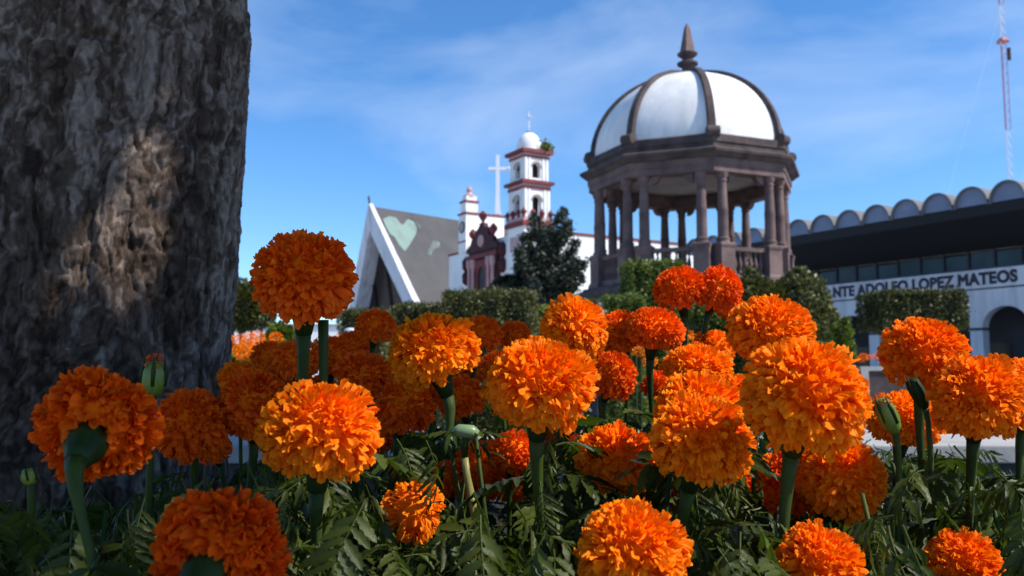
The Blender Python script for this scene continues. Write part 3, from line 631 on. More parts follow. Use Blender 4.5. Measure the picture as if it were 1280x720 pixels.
bush('garden_shrub', [(350, 420, 18, 16), (372, 425, 12, 12)], 12, 'low green shrub between the far flowerbed and the white wall', 'shrub', M['hedge_bright'], .04, 1800, 24)
bush('flower_shrub', [(312, 456, 26, 22), (345, 462, 22, 18), (290, 460, 20, 20)], 6, 'green flowerbed foliage carrying small orange blooms beside the trunk', 'plant', M['hedge_bright'], .035, 2600, 25)
# green strip of planting under the conifer and the kiosk
bush('garden_bush', [(700, 392, 30, 14), (735, 385, 26, 12), (665, 398, 22, 12), (885, 392, 30, 22), (905, 412, 30, 16)], 19, 'low dark bush along the foot of the kiosk plinth', 'bush', M['hedge_bright'], .05, 5000, 26)

# conifer
cd = 45; cbase = gx(680, cd); con = thing('conifer', cbase, 'dark irregular conifer standing in front of the church tower', 'tree')
ctop = at(668, 272, cd); rng = np.random.default_rng(31)
trunk_pts = [Vector((cbase.x, cd, 0)), Vector((cbase.x + .1, cd, 3)), Vector((cbase.x - .1, cd, 6)), Vector((ctop.x + .1, cd, ctop.z - .2))]
MB().tube(trunk_pts, [.38, .3, .18, .04], 10).build('trunk', M['trunk2'], con, smooth=True)
tips = [(668, 270), (705, 262), (722, 300), (732, 325), (728, 345), (712, 355), (635, 352), (622, 352), (648, 310), (645, 330), (690, 280), (655, 290), (680, 290), (700, 318), (660, 330), (640, 345), (700, 290), (690, 345), (672, 310), (715, 270), (725, 318), (655, 345), (668, 350), (683, 362), (700, 365), (650, 362), (632, 362), (690, 320), (676, 335), (715, 335), (660, 305), (712, 285), (648, 320), (700, 335)]
pts = []
for i, (px, py) in enumerate(tips):
    dd = cd + rng.uniform(-1.3, 1.3); tip = at(px, py + 4, dd); z0 = max(1.5, tip.z - rng.uniform(1.2, 2.6)); f = min(z0 / ctop.z, .95)
    st = Vector((cbase.x + (ctop.x - cbase.x) * f, cd, z0)); mid = st.lerp(tip, .55) - Vector((0, 0, .35))
    MB().tube([st, mid, tip], [.09, .06, .02], 6).build('branch', M['trunk2'], con)
    for k in range(9):
        q = rng.random(); c = mid.lerp(tip, q) if k > 2 else st.lerp(mid, .4 + .6 * q)
        sp = .10 + .15 * (1 - q); k2 = 120
        pts.append(np.array(c) + rng.normal(size=(k2, 3)) * [sp, sp, sp * 1.0] + np.array([0, 0, .08]))
P = np.concatenate(pts); leaf_cloud('crown', P, len(P), .105, M['conifer'], con, 32, aspect=2.4)

bush('dark_shrub', [(638, 360, 22, 16), (655, 368, 20, 14), (622, 366, 16, 12)], 46, 'low dark shrub spreading beside the conifer trunk', 'shrub', M['conifer'], .14, 5000, 27)
# churchyard wall
yw = thing('churchyard_wall', gx(360, 58), 'low white churchyard wall behind the dark tree and shrubs', 'wall')
a, b = gx(180, 58), gx(452, 58); z1 = at(300, 408, 58).z
MB().box(a.x, b.x, 58, 58.4, 0, z1).build('wall_body', M['white'], yw); MB().box(a.x - .1, b.x + .1, 57.9, 58.5, z1 + .003, z1 + .15).build('wall_cap', M['plaster'], yw)

# far planters in front of the arcade
def far_planter(px0, px1, d, ztop, label, seed):
    A, B = gx(px0, d), gx(px1, d); root = thing('stone_planter', ((A.x + B.x) / 2, d + .6, 0), label, 'planter')
    MB().box(A.x + .06, B.x - .06, d + .05, d + 1.2, 0, ztop - .13).build('body', M['stone_dark'], root)
    MB().box(A.x, B.x, d, d + 1.25, ztop - .127, ztop).build('rim', M['concrete'], root)
    for x in (A.x - .0, B.x - .22): MB().box(x, x + .22, d - .03, d + .046, 0, ztop - .13).build('corner_post', M['concrete'], root)
    MB().box(A.x - .12, B.x + .12, d - .12, d + 1.3, .003, .10).build('footing', M['concrete'], root)
    return A.x, B.x
fp1 = far_planter(1076, 1180, 26, at(1100, 458, 26).z, 'low stone planter with pale rim carrying orange flowers near the arcade', 1)
fp2 = far_planter(1195, 1330, 27, at(1250, 455, 27).z, 'low stone planter with pale rim standing in front of the wide arch', 2)

# ------------------------------------------------------------------ people
def person(loc, h, yaw, top_m, leg_m, label, hat=None, seed=0):
    root = thing('person', loc, label, 'person'); sc = h / 1.75
    def skin(name, verts, edges, rad, m, sub=2):
        me = bpy.data.meshes.new(name); me.from_pydata(verts, edges, []); o = bpy.data.objects.new(name, me); COL.objects.link(o)
        md = o.modifiers.new('s', 'SKIN'); md.use_smooth_shade = True
        for i, r in enumerate(rad): me.skin_vertices[0].data[i].radius = (r, r) if not hasattr(r, '__len__') else r
        me.skin_vertices[0].data[0].use_root = True
        o.modifiers.new('u', 'SUBSURF').levels = sub
        bpy.context.view_layer.update(); dg = bpy.context.evaluated_depsgraph_get(); nm = bpy.data.meshes.new_from_object(o.evaluated_get(dg)); bpy.data.objects.remove(o)
        nm.name = name; nm.materials.clear(); ob = link(name, nm, m, root); ob.scale = (sc, sc, sc); ob.rotation_euler = (0, 0, yaw); return ob
    hv = [(0, 0, .96), (0, 0, 1.12), (0, 0, 1.32), (0, 0, 1.46), (0, 0, 1.53), (0, -.012, 1.60), (0, -.012, 1.69)]
    he = [(0, 1), (1, 2), (2, 3), (3, 4), (4, 5), (5, 6)]; hr = [(.16, .11), (.14, .1), (.17, .11), (.1, .08), (.052, .055), (.078, .098), (.07, .09)]
    def limb(chain, rads, start):
        b = len(hv); hv.extend(chain); hr.extend(rads); he.append((start, b)); he.extend((b + i, b + i + 1) for i in range(len(chain) - 1)); return b + len(chain) - 1
    for s in (-1, 1):
        w_ = limb([(s * .19, 0, 1.42), (s * .23, .02, 1.14), (s * .24, -.06, .90)], [.055, .042, .03], 3)
        p = limb([(s * .24, -.085, .84)], [(.034, .018)], w_)
        for i, (dy, ln) in enumerate(((-.03, .07), (-.01, .085), (.01, .08), (.03, .06))):
            limb([(s * .24, -.09 + dy, .80), (s * .235, -.10 + dy, .80 - ln * .5), (s * .228, -.10 + dy, .80 - ln)], [.009, .008, .007], p)
        limb([(s * .23, -.125, .83), (s * .222, -.135, .80)], [.010, .008], w_)
        limb([(s * .09, 0, .88), (s * .10, -.01, .50), (s * .10, .02, .09), (s * .10, -.10, .035)], [.085, .058, .04, .035], 0)
    skin('body', hv, he, hr, M['skin'])
    sv = [(0, 0, .94), (0, 0, 1.12), (0, 0, 1.32), (0, 0, 1.47)]; se = [(0, 1), (1, 2), (2, 3)]; sr = [(.19, .135), (.17, .125), (.195, .135), (.085, .085)]
    for s in (-1, 1):
        b = len(sv); sv += [(s * .2, 0, 1.42), (s * .235, .02, 1.14), (s * .24, -.055, .94)]; sr += [.072, .056, .045]; se += [(3, b), (b, b + 1), (b + 1, b + 2)]
    skin('shirt', sv, se, sr, top_m)
    tv = [(0, 0, .98)]; te = []; tr = [(.185, .13)]
    for s in (-1, 1):
        b = len(tv); tv += [(s * .09, 0, .86), (s * .10, -.01, .5), (s * .10, .02, .1)]; tr += [.105, .075, .062]; te += [(0, b), (b, b + 1), (b + 1, b + 2)]
    skin('trousers', tv, te, tr, leg_m)
    # face pieces and hair
    def lump(name, c, r, m, cut=None):
        mb = MB(); n = 14; rings = []
        for i in range(1, 10):
            a = math.pi * i / 10; rings.append([(r[0] * math.sin(a) * math.cos(2 * math.pi * k / n), r[1] * math.sin(a) * math.sin(2 * math.pi * k / n), r[2] * math.cos(a)) for k in range(n)])
        mb.rings(rings); me = raw(mb, name, m, 'all'); o = link(name, me, None, root); o.scale = (sc, sc, sc); o.rotation_euler = (0, 0, yaw)
        o.location = Matrix.Rotation(yaw, 3, 'Z') @ Vector(c) * sc; return o
    lump('nose', (0, -.105, 1.635), (.014, .022, .022), M['skin'])
    for s in (-1, 1): lump('ear', (s * .078, .0, 1.64), (.012, .025, .035), M['skin']); lump('eye', (s * .03, -.093, 1.665), (.012, .008, .008), M['dark'])
    lump('mouth', (0, -.1, 1.595), (.024, .008, .006), M['red'])
    lump('hair', (0, .022, 1.70), (.088, .102, .088), M['hair'])
    if hat: lump('cap', (0, 0, 1.735), (.09, .108, .04), hat); 
    return root
pa = at(747, 375, 10.5); person((pa.x, 10.5, .30), (pa.z - .30 + .01) * .97, R_(70), M['shirt_dark'], M['shirt_dark'], 'dark-haired person in dark clothes standing by the small bright shrub')
st = MB().box(pa.x - .9, pa.x + .9, 10.1, 11.4, 0.004, .30).build('stone_step', M['concrete'], bevel=.01); setp(st, 'low pale stone step under the dark-haired person', 'step')
pb = at(438, 412, 12); person((pb.x, 12, 0), pb.z, R_(35), M['shirt_dark'], M['shirt_pale'], 'person in pale cap and dark jacket standing near the chapel hedge', hat=M['shirt_pale'])

# ------------------------------------------------------------------ big tree: bark as geometry
def vnoise(a, b, na, seed):
    """smooth value noise, periodic with na cells in a"""
    rng = np.random.default_rng(seed); nb = int(b.max()) + 3; G = rng.random((na, nb))
    ia = np.floor(a).astype(int); ib = np.floor(b).astype(int); fa = a - ia; fb = b - ib
    fa = fa * fa * (3 - 2 * fa); fb = fb * fb * (3 - 2 * fb); i0, i1 = ia % na, (ia + 1) % na; j0, j1 = np.clip(ib, 0, nb - 1), np.clip(ib + 1, 0, nb - 1)
    return (G[i0, j0] * (1 - fa) + G[i1, j0] * fa) * (1 - fb) + (G[i0, j1] * (1 - fa) + G[i1, j1] * fa) * fb
TX, TY, TR = -0.676, 1.43, 0.2105
tree = thing('big_tree', (TX, TY, SOIL), 'large grey-brown tree trunk with deeply furrowed bark beside the marigolds', 'tree')
NA, NZ, ZA, ZB = 720, 640, 0.45, 2.5
aa, zz = np.meshgrid(np.arange(NA) / NA, np.linspace(0, 1, NZ))
zm = ZA + (ZB - ZA) * zz
warp = (vnoise(aa * 9, zm * 3, 9, 1) - .5) * .03 + (vnoise(aa * 30, zm * 18, 30, 2) - .5) * .012
warp += (vnoise(aa * 90, zm * 60, 90, 51) - .5) * .007 + (vnoise(aa * 210, zm * 150, 210, 52) - .5) * .003
wz = (vnoise(aa * 14, zm * 9, 14, 3) - .5) * .08 + (vnoise(aa * 80, zm * 60, 80, 53) - .5) * .022 + (vnoise(aa * 200, zm * 150, 200, 54) - .5) * .008
a2 = aa + warp; z2 = zm + wz + .3
def cells(na, sz, seed, jit=.9):
    """cellular plates, periodic in a: distance to the crack and a random value for each plate"""
    rng = np.random.default_rng(seed); A = a2 * na; Zc = z2 * sz; nb = int(Zc.max()) + 4
    PA = rng.random((na, nb)) * jit; PZ = rng.random((na, nb)) * jit; HV = rng.random((na, nb)); ia = np.floor(A).astype(int); iz = np.floor(Zc).astype(int)
    f1 = np.full(A.shape, 9.); f2 = np.full(A.shape, 9.); hv = np.zeros(A.shape)
    for di in (-1, 0, 1):
        for dj in (-1, 0, 1):
            i_, j_ = (ia + di) % na, np.clip(iz + dj, 0, nb - 1); dd = np.hypot(ia + di + PA[i_, j_] - A, iz + dj + PZ[i_, j_] - Zc)
            new = dd < f1; f2 = np.where(new, f1, np.minimum(f2, dd)); hv = np.where(new, HV[i_, j_], hv); f1 = np.where(new, dd, f1)
    return f2 - f1, hv
c1, h1 = cells(40, 7, 4); c2, h2 = cells(100, 34, 5); c3, h3 = cells(240, 95, 6)
deep = vnoise(aa * 8, zm * 3, 8, 21)
h = (.004 + .016 * deep) * np.clip(c1 * 6, 0, 1) + .011 * h1 + .005 * np.clip(c2 * 6, 0, 1) + .007 * h2 + .0022 * np.clip(c3 * 3, 0, 1) + .003 * h3
h += .009 * vnoise(a2 * 76, z2 * 14, 76, 29) + .007 * vnoise(a2 * 180, z2 * 50, 180, 9) + .005 * vnoise(a2 * 330, z2 * 260, 330, 19)
r1 = np.abs(vnoise(a2 * 34, z2 * 2.8, 34, 17) * 2 - 1); h += .022 * np.clip(r1 * 4, 0, 1)
h += .012 * (vnoise(aa * 5, zm * 1.6, 5, 10) - .5)
def spot(px, py, ra_, rz_, dep):      # knots, holes and scars of the front side
    global h
    P = at(px, py, TY - .19); th = math.atan2(P.y - TY, P.x - TX) / (2 * math.pi) % 1.0
    da = (aa - th + .5) % 1 - .5; q = (da * 2 * math.pi * TR / ra_) ** 2 + ((zm - P.z) / rz_) ** 2; h = h - dep * np.exp(-q ** 1.5)
for s_ in ((112, 46, .030, .007, .03), (138, 54, .012, .009, .03), (203, 250, .009, .011, .03), (143, 160, .018, .010, .02), (172, 304, .016, .008, .018), (243, 134, .018, .005, .014), (78, 40, .010, .012, .02), (270, 545, .008, .008, .02), (100, 340, .03, .012, .016), (200, 192, .008, .012, .014)): spot(*s_)
flare = .05 * np.exp(-(zm - ZA) / .14)
rad = TR - .021 + h * .38 + flare * (1 + .5 * np.sin(aa * 2 * np.pi * 5))
lx = TX + .008 * (zm - 1.0) + .006 * np.sin(zm * 5); ang = aa * 2 * np.pi
V = np.stack([lx + rad * np.cos(ang), TY + rad * np.sin(ang), zm], -1).reshape(-1, 3) - np.array(ORG[tree.name])
i = np.arange(NA); j = np.arange(NZ - 1)[:, None]
Q = np.stack([j * NA + i, j * NA + (i + 1) % NA, (j + 1) * NA + (i + 1) % NA, (j + 1) * NA + i], -1).reshape(-1, 4)
lich = vnoise(a2 * 12, z2 * 4, 12, 14) * .26 + vnoise(a2 * 90, z2 * 30, 90, 15) * .22 + vnoise(a2 * 260, z2 * 110, 260, 16) * .28 + h1 * .08 + h2 * .16
bk = bpy.data.materials.new('furrowed_bark'); bk.use_nodes = True; t = bk.node_tree; b = t.nodes['Principled BSDF']; b.inputs['Roughness'].default_value = .92; b.inputs['Specular IOR Level'].default_value = .2
at_n = t.nodes.new('ShaderNodeAttribute'); at_n.attribute_name = 'lichen'; r = t.nodes.new('ShaderNodeValToRGB')
for k, (p, c) in enumerate(((.30, (.030, .019, .013)), (.5, (.100, .071, .054)), (.70, (.27, .215, .18)))):
    e = r.color_ramp.elements[k] if k < 2 else r.color_ramp.elements.new(p); e.position = p; e.color = (*c, 1)
t.links.new(at_n.outputs['Fac'], r.inputs[0]); c = t.nodes.new('ShaderNodeTexCoord'); n2 = t.nodes.new('ShaderNodeTexNoise'); n2.inputs['Scale'].default_value = 130; n2.inputs['Detail'].default_value = 8; n2.inputs['Roughness'].default_value = .7
mpn = t.nodes.new('ShaderNodeMapping'); mpn.inputs['Scale'].default_value = (1, 1, .5); t.links.new(c.outputs['Object'], mpn.inputs[0]); t.links.new(mpn.outputs[0], n2.inputs[0])
mm = t.nodes.new('ShaderNodeMixRGB'); mm.blend_type = 'OVERLAY'; mm.inputs[0].default_value = .9; t.links.new(r.outputs[0], mm.inputs[1]); t.links.new(n2.outputs[0], mm.inputs[2]); t.links.new(mm.outputs[0], b.inputs['Base Color'])
bp = t.nodes.new('ShaderNodeBump'); bp.inputs['Strength'].default_value = 1; bp.inputs['Distance'].default_value = .007; t.links.new(n2.outputs[0], bp.inputs['Height']); t.links.new(bp.outputs[0], b.inputs['Normal'])
link('trunk', mesh_np('trunk', V, Q, bk, False, {'lichen': lich.ravel()}), None, tree)
# limbs and crown above the picture
rng = np.random.default_rng(41); top = Vector((TX + .05 * 1.4, TY, 2.42))
for (dx, dy, dz, r0) in ((1.5, -.2, 1.6, .10), (-.9, .8, 1.9, .10), (.5, 1.2, 2.2, .09), (-.6, -1.0, 1.8, .08), (2.2, .9, 2.1, .07), (-1.6, -.1, 1.5, .07), (.2, .1, 2.6, .11)):
    e = top + Vector((dx, dy, dz)); m_ = top.lerp(e, .5) + Vector((0, 0, .25 if dx < 1 else .45))
    MB().tube([top - Vector((0, 0, .1)), top.lerp(m_, .5) + Vector((0, 0, .05)), m_, e], [r0 * 1.25, r0, r0 * .7, r0 * .2], 10).build('limb', M['trunk2'], tree, smooth=True)
MB().lathe([(.23, 0), (.2, .12), (.1, .2)], c=(TX + .072, TY, 2.44), n=20).build('fork', M['trunk2'], tree, smooth=True)
COT = SUN_DIR.x / SUN_DIR.z; SY = SUN_DIR.y / SUN_DIR.z
n = 80000; z = rng.uniform(2.75, 5.0, n); x = rng.uniform(-3.6, 3.4, n); y = rng.uniform(-1.6, 4.2, n)
ex = (x - .15) / 3.3; ey = (y - 1.3) / 2.8; ez = (z - 3.85) / 1.15
xs_ = x - (z - 1) * COT; ys_ = y - (z - 1) * SY
clump = np.sin(x * 3.1 + z * 2.2) + np.sin(y * 3.7 - z * 1.6 + 1) + np.sin(x * 2 - y * 2.3 + 2)
edge = np.where(ys_ < .48, -.04, np.where(ys_ < .80, -.20, np.where(ys_ < .97, -.20 + (ys_ - .80) / .17 * .20, 0.0 + .12 * np.sin(ys_ * 9))))  # unseen crown shaped along the sun so its shade ends beside the lit blooms
edge = edge + .02 * np.sin(y * 23 + z * 3) + .015 * np.sin(z * 31)
keep = (ex ** 2 + ey ** 2 + ez ** 2 < 1 + .10 * clump) & (xs_ < edge)
keep &= z > np.maximum(2.75, 1.05 + np.maximum(y, 0) * .56 + .25)            # stays above the sight lines
def gap(px, py, rr_):        # a gap between the leaves that lets one beam reach the trunk
    global keep
    p = np.array(at(px, py, TY - .175)); D = np.stack([x - p[0], y - p[1], z - p[2]], -1); S = np.array(SUN_DIR); k = D @ S
    keep &= ~((np.linalg.norm(D - k[:, None] * S, axis=1) < rr_) & (k > 0))
for g_ in ((236, 115, .04), (234, 145, .06), (228, 180, .07), (212, 212, .075), (198, 248, .08), (186, 285, .075), (178, 320, .07), (168, 350, .055), (245, 170, .05), (160, 300, .05)): gap(*g_)
P = np.stack([x, y, z], -1)[keep]
leaf_cloud('crown', P, len(P), .105, M['canopy'], tree, 42)

# ------------------------------------------------------------------ marigold pieces
def petal_arrays(seed, nu=9, nv=5):
    rng = np.random.default_rng(seed); u = np.linspace(-1, 1, nu)[None, :]; v = np.linspace(0, 1, nv)[:, None]; fr = seed % 2 == 0
    L_ = .60 * rng.uniform(.92, 1.08); W = (.19 if fr else .165) * rng.uniform(.85, 1.2); ph = rng.uniform(R_(5), R_(45)) if fr else rng.uniform(R_(50), R_(100)); p1, p2 = rng.uniform(0, 6.28, 2); k1 = rng.uniform(1.8, 2.7) if fr else rng.uniform(1.3, 2.2)
    hw = .03 + (W - .03) * np.clip(v, 0, 1) ** .9
    edge_ = 1 - .12 * u ** 4 + .035 * np.sin(4.5 * u * k1 + p2)
    ve = v * (1 + (edge_ - 1) * v)
    phi = ph * ve ** 1.7
    s = np.linspace(0, 1.15, 60); cz_ = np.cumsum(np.cos(ph * s ** 1.7)) * (s[1] - s[0]) * L_; cy_ = np.cumsum(np.sin(ph * s ** 1.7)) * (s[1] - s[0]) * L_
    Z = np.interp(ve, s, cz_); Y = np.interp(ve, s, cy_); X = hw * u * np.ones_like(ve)
    ruf = (.075 if fr else .06) * v ** 2.2 * np.sin(math.pi * k1 * u + p1) + .10 * (u ** 2) * v ** 1.5 * rng.choice([1, 1, -.6])
    Y = Y + ruf * np.cos(phi) * -1; Z = Z + ruf * np.sin(phi)
    P = np.stack([X, Y, Z], -1).reshape(-1, 3)
    q = np.array([(j * nu + i, j * nu + i + 1, (j + 1) * nu + i + 1, (j + 1) * nu + i) for j in range(nv - 1) for i in range(nu - 1)])
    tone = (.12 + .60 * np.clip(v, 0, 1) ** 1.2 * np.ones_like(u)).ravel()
    return P, q, tone
PETALS = [petal_arrays(100 + k) for k in range(16)]
PETAL_ME = {}
def petal_mesh(k, mk):
    if (k, mk) not in PETAL_ME:
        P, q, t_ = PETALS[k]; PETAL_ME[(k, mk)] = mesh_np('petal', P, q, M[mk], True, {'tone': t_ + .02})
    return PETAL_ME[(k, mk)]
GA = math.pi * (3 - math.sqrt(5))
def head_frames(n, flat, seed, maxpol=128, ragged=0.0):
    """4x4 matrices of petals of a head of radius 1, axis +Z"""
    rng = np.random.default_rng(seed); out = []; cm = math.cos(R_(maxpol))
    lob = rng.uniform(0, 6.28, 4)
    for i in range(n):
        c = 1 - (i + .5) / n * (1 - cm); pol = math.acos(c); az = i * GA + rng.normal() * .12
        if ragged and rng.random() < ragged: continue
        d = Vector((math.sin(pol) * math.cos(az), math.sin(pol) * math.sin(az), math.cos(pol)))
        surf = Vector((d.x, d.y, d.z * flat)); nrm = Vector((d.x, d.y, d.z / flat)).normalized()
        away = Vector((math.cos(pol) * math.cos(az), math.cos(pol) * math.sin(az), -math.sin(pol)))
        z_ = (nrm * .8 + d * .3 + Vector(rng.normal(size=3)) * .10).normalized()
        tw = rng.normal() * .6; y_ = (away - z_ * away.dot(z_)).normalized(); x_ = y_.cross(z_)
        y2 = y_ * math.cos(tw) + x_ * math.sin(tw); x2 = y2.cross(z_)
        s = (.52 + .22 * min(pol / 1.7, 1)) * rng.uniform(.85, 1.15)
        big = 1 + .09 * math.sin(3 * az + lob[0]) * math.sin(2 * pol + lob[1]) + .05 * math.sin(5 * az + lob[2])
        base = surf * (big * rng.uniform(.95, 1.035)) - z_ * (.44 * s)
        m = Matrix.Identity(4)
        for r_ in range(3): m[r_][0] = x2[r_] * s; m[r_][1] = y2[r_] * s; m[r_][2] = z_[r_] * s; m[r_][3] = base[r_]
        kk = int(rng.integers(0, len(PETALS) // 2)) * 2; out.append((m, kk + int(rng.random() < min(.9, pol / 1.9))))
    return out
HEADS = {}
def joined_head(flat, seed, n, mk, ragged=0.0):
    key = (flat, seed, n, mk, ragged)
    if key not in HEADS:
        rng = np.random.default_rng(seed); Vs, Qs, Ts = [], [], []; b = 0
        for m, k in head_frames(n, flat, seed, ragged=ragged):
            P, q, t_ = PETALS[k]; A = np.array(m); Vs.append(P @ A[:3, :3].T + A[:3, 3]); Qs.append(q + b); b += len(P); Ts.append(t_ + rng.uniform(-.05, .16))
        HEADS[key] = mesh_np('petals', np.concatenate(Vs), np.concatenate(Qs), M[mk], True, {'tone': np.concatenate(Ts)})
    return HEADS[key]
def core_mesh(flat):
    key = ('core', round(flat, 1))
    if key not in HEADS: HEADS[key] = raw(MB().lathe([(.74 * math.sin(math.pi * i / 10) + .001, -.74 * math.cos(math.pi * i / 10) * flat) for i in range(1, 10)], n=16), 'flower_head', M['core'], 'all')
    return HEADS[key]

def leaf_arrays(seed, pairs=5, droop=.35, wilt=.2, width=.085):
    rng = np.random.default_rng(seed); Vs, Qs, Ts = [], [], []; b = 0
    def spine(s): return np.array([.04 * math.sin(s * 3 + seed), s * (1 - .18 * droop * s), -droop * s * s * .55])
    pts = [spine(s) for s in np.linspace(0, .96, 7)]
    for i_, p in enumerate(pts):
        r_ = .014 * (1 - i_ / 9)
        for k in range(4): Vs.append(p + np.array([math.cos(k * math.pi / 2) * r_, 0, math.sin(k * math.pi / 2) * r_]))
    for i_ in range(6):
        for k in range(4): Qs.append((b + i_ * 4 + k, b + i_ * 4 + (k + 1) % 4, b + (i_ + 1) * 4 + (k + 1) % 4, b + (i_ + 1) * 4 + k))
    Ts += [.6] * 28; b += 28
    items = [(.22 + .72 * k / pairs, sd) for k in range(pairs) for sd in (-1, 1)] + [(.96, 0)]
    for s, sd in items:
        o = spine(s); ln = (.40 if sd else .34) * (1 - .35 * abs(s - .55)) * rng.uniform(.85, 1.15); th = sd * R_(rng.uniform(42, 62)) if sd else rng.uniform(-.2, .2)
        dirv = np.array([math.sin(th), math.cos(th), -.1 - droop * .4]); dirv /= np.linalg.norm(dirv); side = np.cross(dirv, [0, 0, 1]); side /= np.linalg.norm(side); up = np.cross(side, dirv)
        ns = 8; cw = rng.uniform(.2, .6); curl = wilt * rng.uniform(.2, 2.2); tw = rng.normal() * wilt * 1.5; tone = rng.uniform(.15, .75)
        for q in range(ns + 1):
            f = q / ns; w_ = width * ln / .38 * (math.sin(math.pi * min(f * .93 + .04, 1)) ** .75) * (1 + (.22 if q % 2 else -.16))
            if q == ns: w_ = .002
            c = o + dirv * ln * f - up * curl * ln * f * f * .6; a_ = tw * f; sv = side * math.cos(a_) + up * math.sin(a_); uv = up * math.cos(a_) - side * math.sin(a_)
            Vs += [c + sv * w_ + uv * w_ * cw, c, c - sv * w_ + uv * w_ * cw]
            Ts += [tone, tone + .12, tone]
        for q in range(ns):
            for k in range(2): Qs.append((b + q * 3 + k, b + q * 3 + k + 1, b + (q + 1) * 3 + k + 1, b + (q + 1) * 3 + k))
        b += 3 * (ns + 1)
    return np.array(Vs), np.array(Qs), np.array(Ts)
LEAVES = [leaf_arrays(200 + k, pairs=[5, 6, 4, 5, 6, 7, 3, 5][k], droop=[.2, .5, .8, .35, 1.0, .6, .4, .9][k], wilt=[.2, .35, .6, .4, .8, .5, .15, .9][k], width=[.06, .05, .042, .055, .036, .032, .085, .04][k]) for k in range(8)]
LEAF_ME = [mesh_np('leaf', v, q, M['leaf'], True, {'tone': t_}) for v, q, t_ in LEAVES]
def frame_y(d, roll=0.0):
    y_ = Vector(d).normalized(); x_ = y_.cross(Vector((0, 0, 1)))
    if x_.length < .05: x_ = Vector((1, 0, 0))
    x_.normalize(); z_ = x_.cross(y_); m = Matrix((x_, y_, z_)).transposed()
    return m @ Matrix.Rotation(roll, 3, 'Y')
def bez(p, n=10):
    out = []
    for i in range(n + 1):
        t = i / n; a = [Vector(q) for q in p]
        while len(a) > 1: a = [a[k].lerp(a[k + 1], t) for k in range(len(a) - 1)]
        out.append(a[0])
    return out
def add_leaf(root, pos, d, size, k, roll=0.0):
    o = link('leaf', LEAF_ME[k], None, root); o.location = Vector(pos) - ORG[root.name]; o.rotation_mode = 'QUATERNION'
    o.rotation_quaternion = frame_y(d, roll).to_quaternion(); o.scale = (size, size, size); return o

mrng = random.Random(77); HEADLIST = []
def marigold(px, py, w, h, d, label, tilt=(0, .25), mk='petal', sep=False, n=230, base=None, via=None, leaves=3, group=None, seed=None, axis=None, ragged=0.0, thick=1.0):
    seed = seed if seed is not None else mrng.randrange(10 ** 6); Rr = w / 2 / F * d; tau = math.atan(math.hypot(*tilt)); q_ = h / w * 2 / 1.78; flat = .72 if axis else min(max(math.sqrt(max(q_ * q_ - math.sin(tau) ** 2, .3)) / math.cos(tau), .68), 1.05); n = 296 if axis else min(int(n * 1.22), 292)
    ax = Vector(axis).normalized() if axis else Vector((tilt[0], -tilt[1], 1)).normalized()
    C = at(px, py + (.025 * w if not axis else 0), d)
    bx = base if base else (C.x + mrng.uniform(-.04, .04), C.y + mrng.uniform(.0, .10))
    B = Vector((bx[0], bx[1], SOIL + .01))
    root = thing('marigold', B, label, 'marigold', group)
    rot = Vector((0, 0, 1)).rotation_difference(ax).to_matrix().to_4x4() @ Matrix.Rotation(mrng.uniform(0, 6.28), 4, 'Z')
    Rn = Rr * .86
    hm = Matrix.Translation(C - B) @ rot @ Matrix.Diagonal((Rn * mrng.uniform(.95, 1.06), Rn * mrng.uniform(.95, 1.06), Rn, 1))
    hd = link('flower_head', core_mesh(flat), None, root); hd.matrix_local = hm; hcol = 1 - mrng.choice([-.12, -.05, 0, .08, .18])
    if sep:
        for i, (m, k) in enumerate(head_frames(n, flat, seed, maxpol=166 if axis else 136, ragged=ragged)):
            o = link('petal', petal_mesh(k, mk), None, hd); o.matrix_local = m; o.color = (hcol - (.45 if (i * 7919 + seed) % 61 == 0 else 0), 1, 1, 1)
    if True:
        o = link('inner_petals' if sep else 'petals', joined_head(round(flat, 1), seed % 7, 260 if sep else int(n * 1.5), mk, ragged), None, hd); o['kind'] = 'stuff'; o.color = (hcol, 1, 1, 1)
        if sep: o.scale = (.94, .94, .94)
    HEADLIST.append((px, py, w, d))
    # calyx cup and stem
    b0 = C - ax * Rr * (.45 if axis else .30 * flat); b1 = C - ax * Rr * (1.15 if axis else 1.02); b2 = C - ax * Rr * 1.9
    MB().tube([b0, b0.lerp(b1, .4), b0.lerp(b1, .75), b1], [Rr * (.31 if axis else .30), Rr * (.26 if axis else .24) * thick, Rr * .18 * thick, Rr * .14 * thick], 20, .06).build('calyx', M['calyx'], root, smooth='all')
    mid = Vector(via) if via else (b2 + B) / 2 + Vector((mrng.uniform(-.02, .02), mrng.uniform(-.01, .02), .03))
    path = bez([b1, b2, mid, B + Vector((0, 0, .12)), B - Vector((0, 0, .03))], 14)
    r0, r1 = Rr * .135 * thick, max(.0024, Rr * .062)
    MB().tube(path, [r0 + (r1 - r0) * min(1, i_ / 3) for i_ in range(15)], 14, .07).build('stem', M['stem'], root, smooth='all')
    for i_ in range(leaves):
        f = 3 + int(mrng.random() * 8); p = path[f]; a_ = mrng.uniform(0, 6.28)
        add_leaf(root, p, (math.cos(a_), math.sin(a_), mrng.uniform(-.1, .6)), mrng.uniform(.055, .09), mrng.randrange(8), mrng.uniform(-.4, .4))
    return root

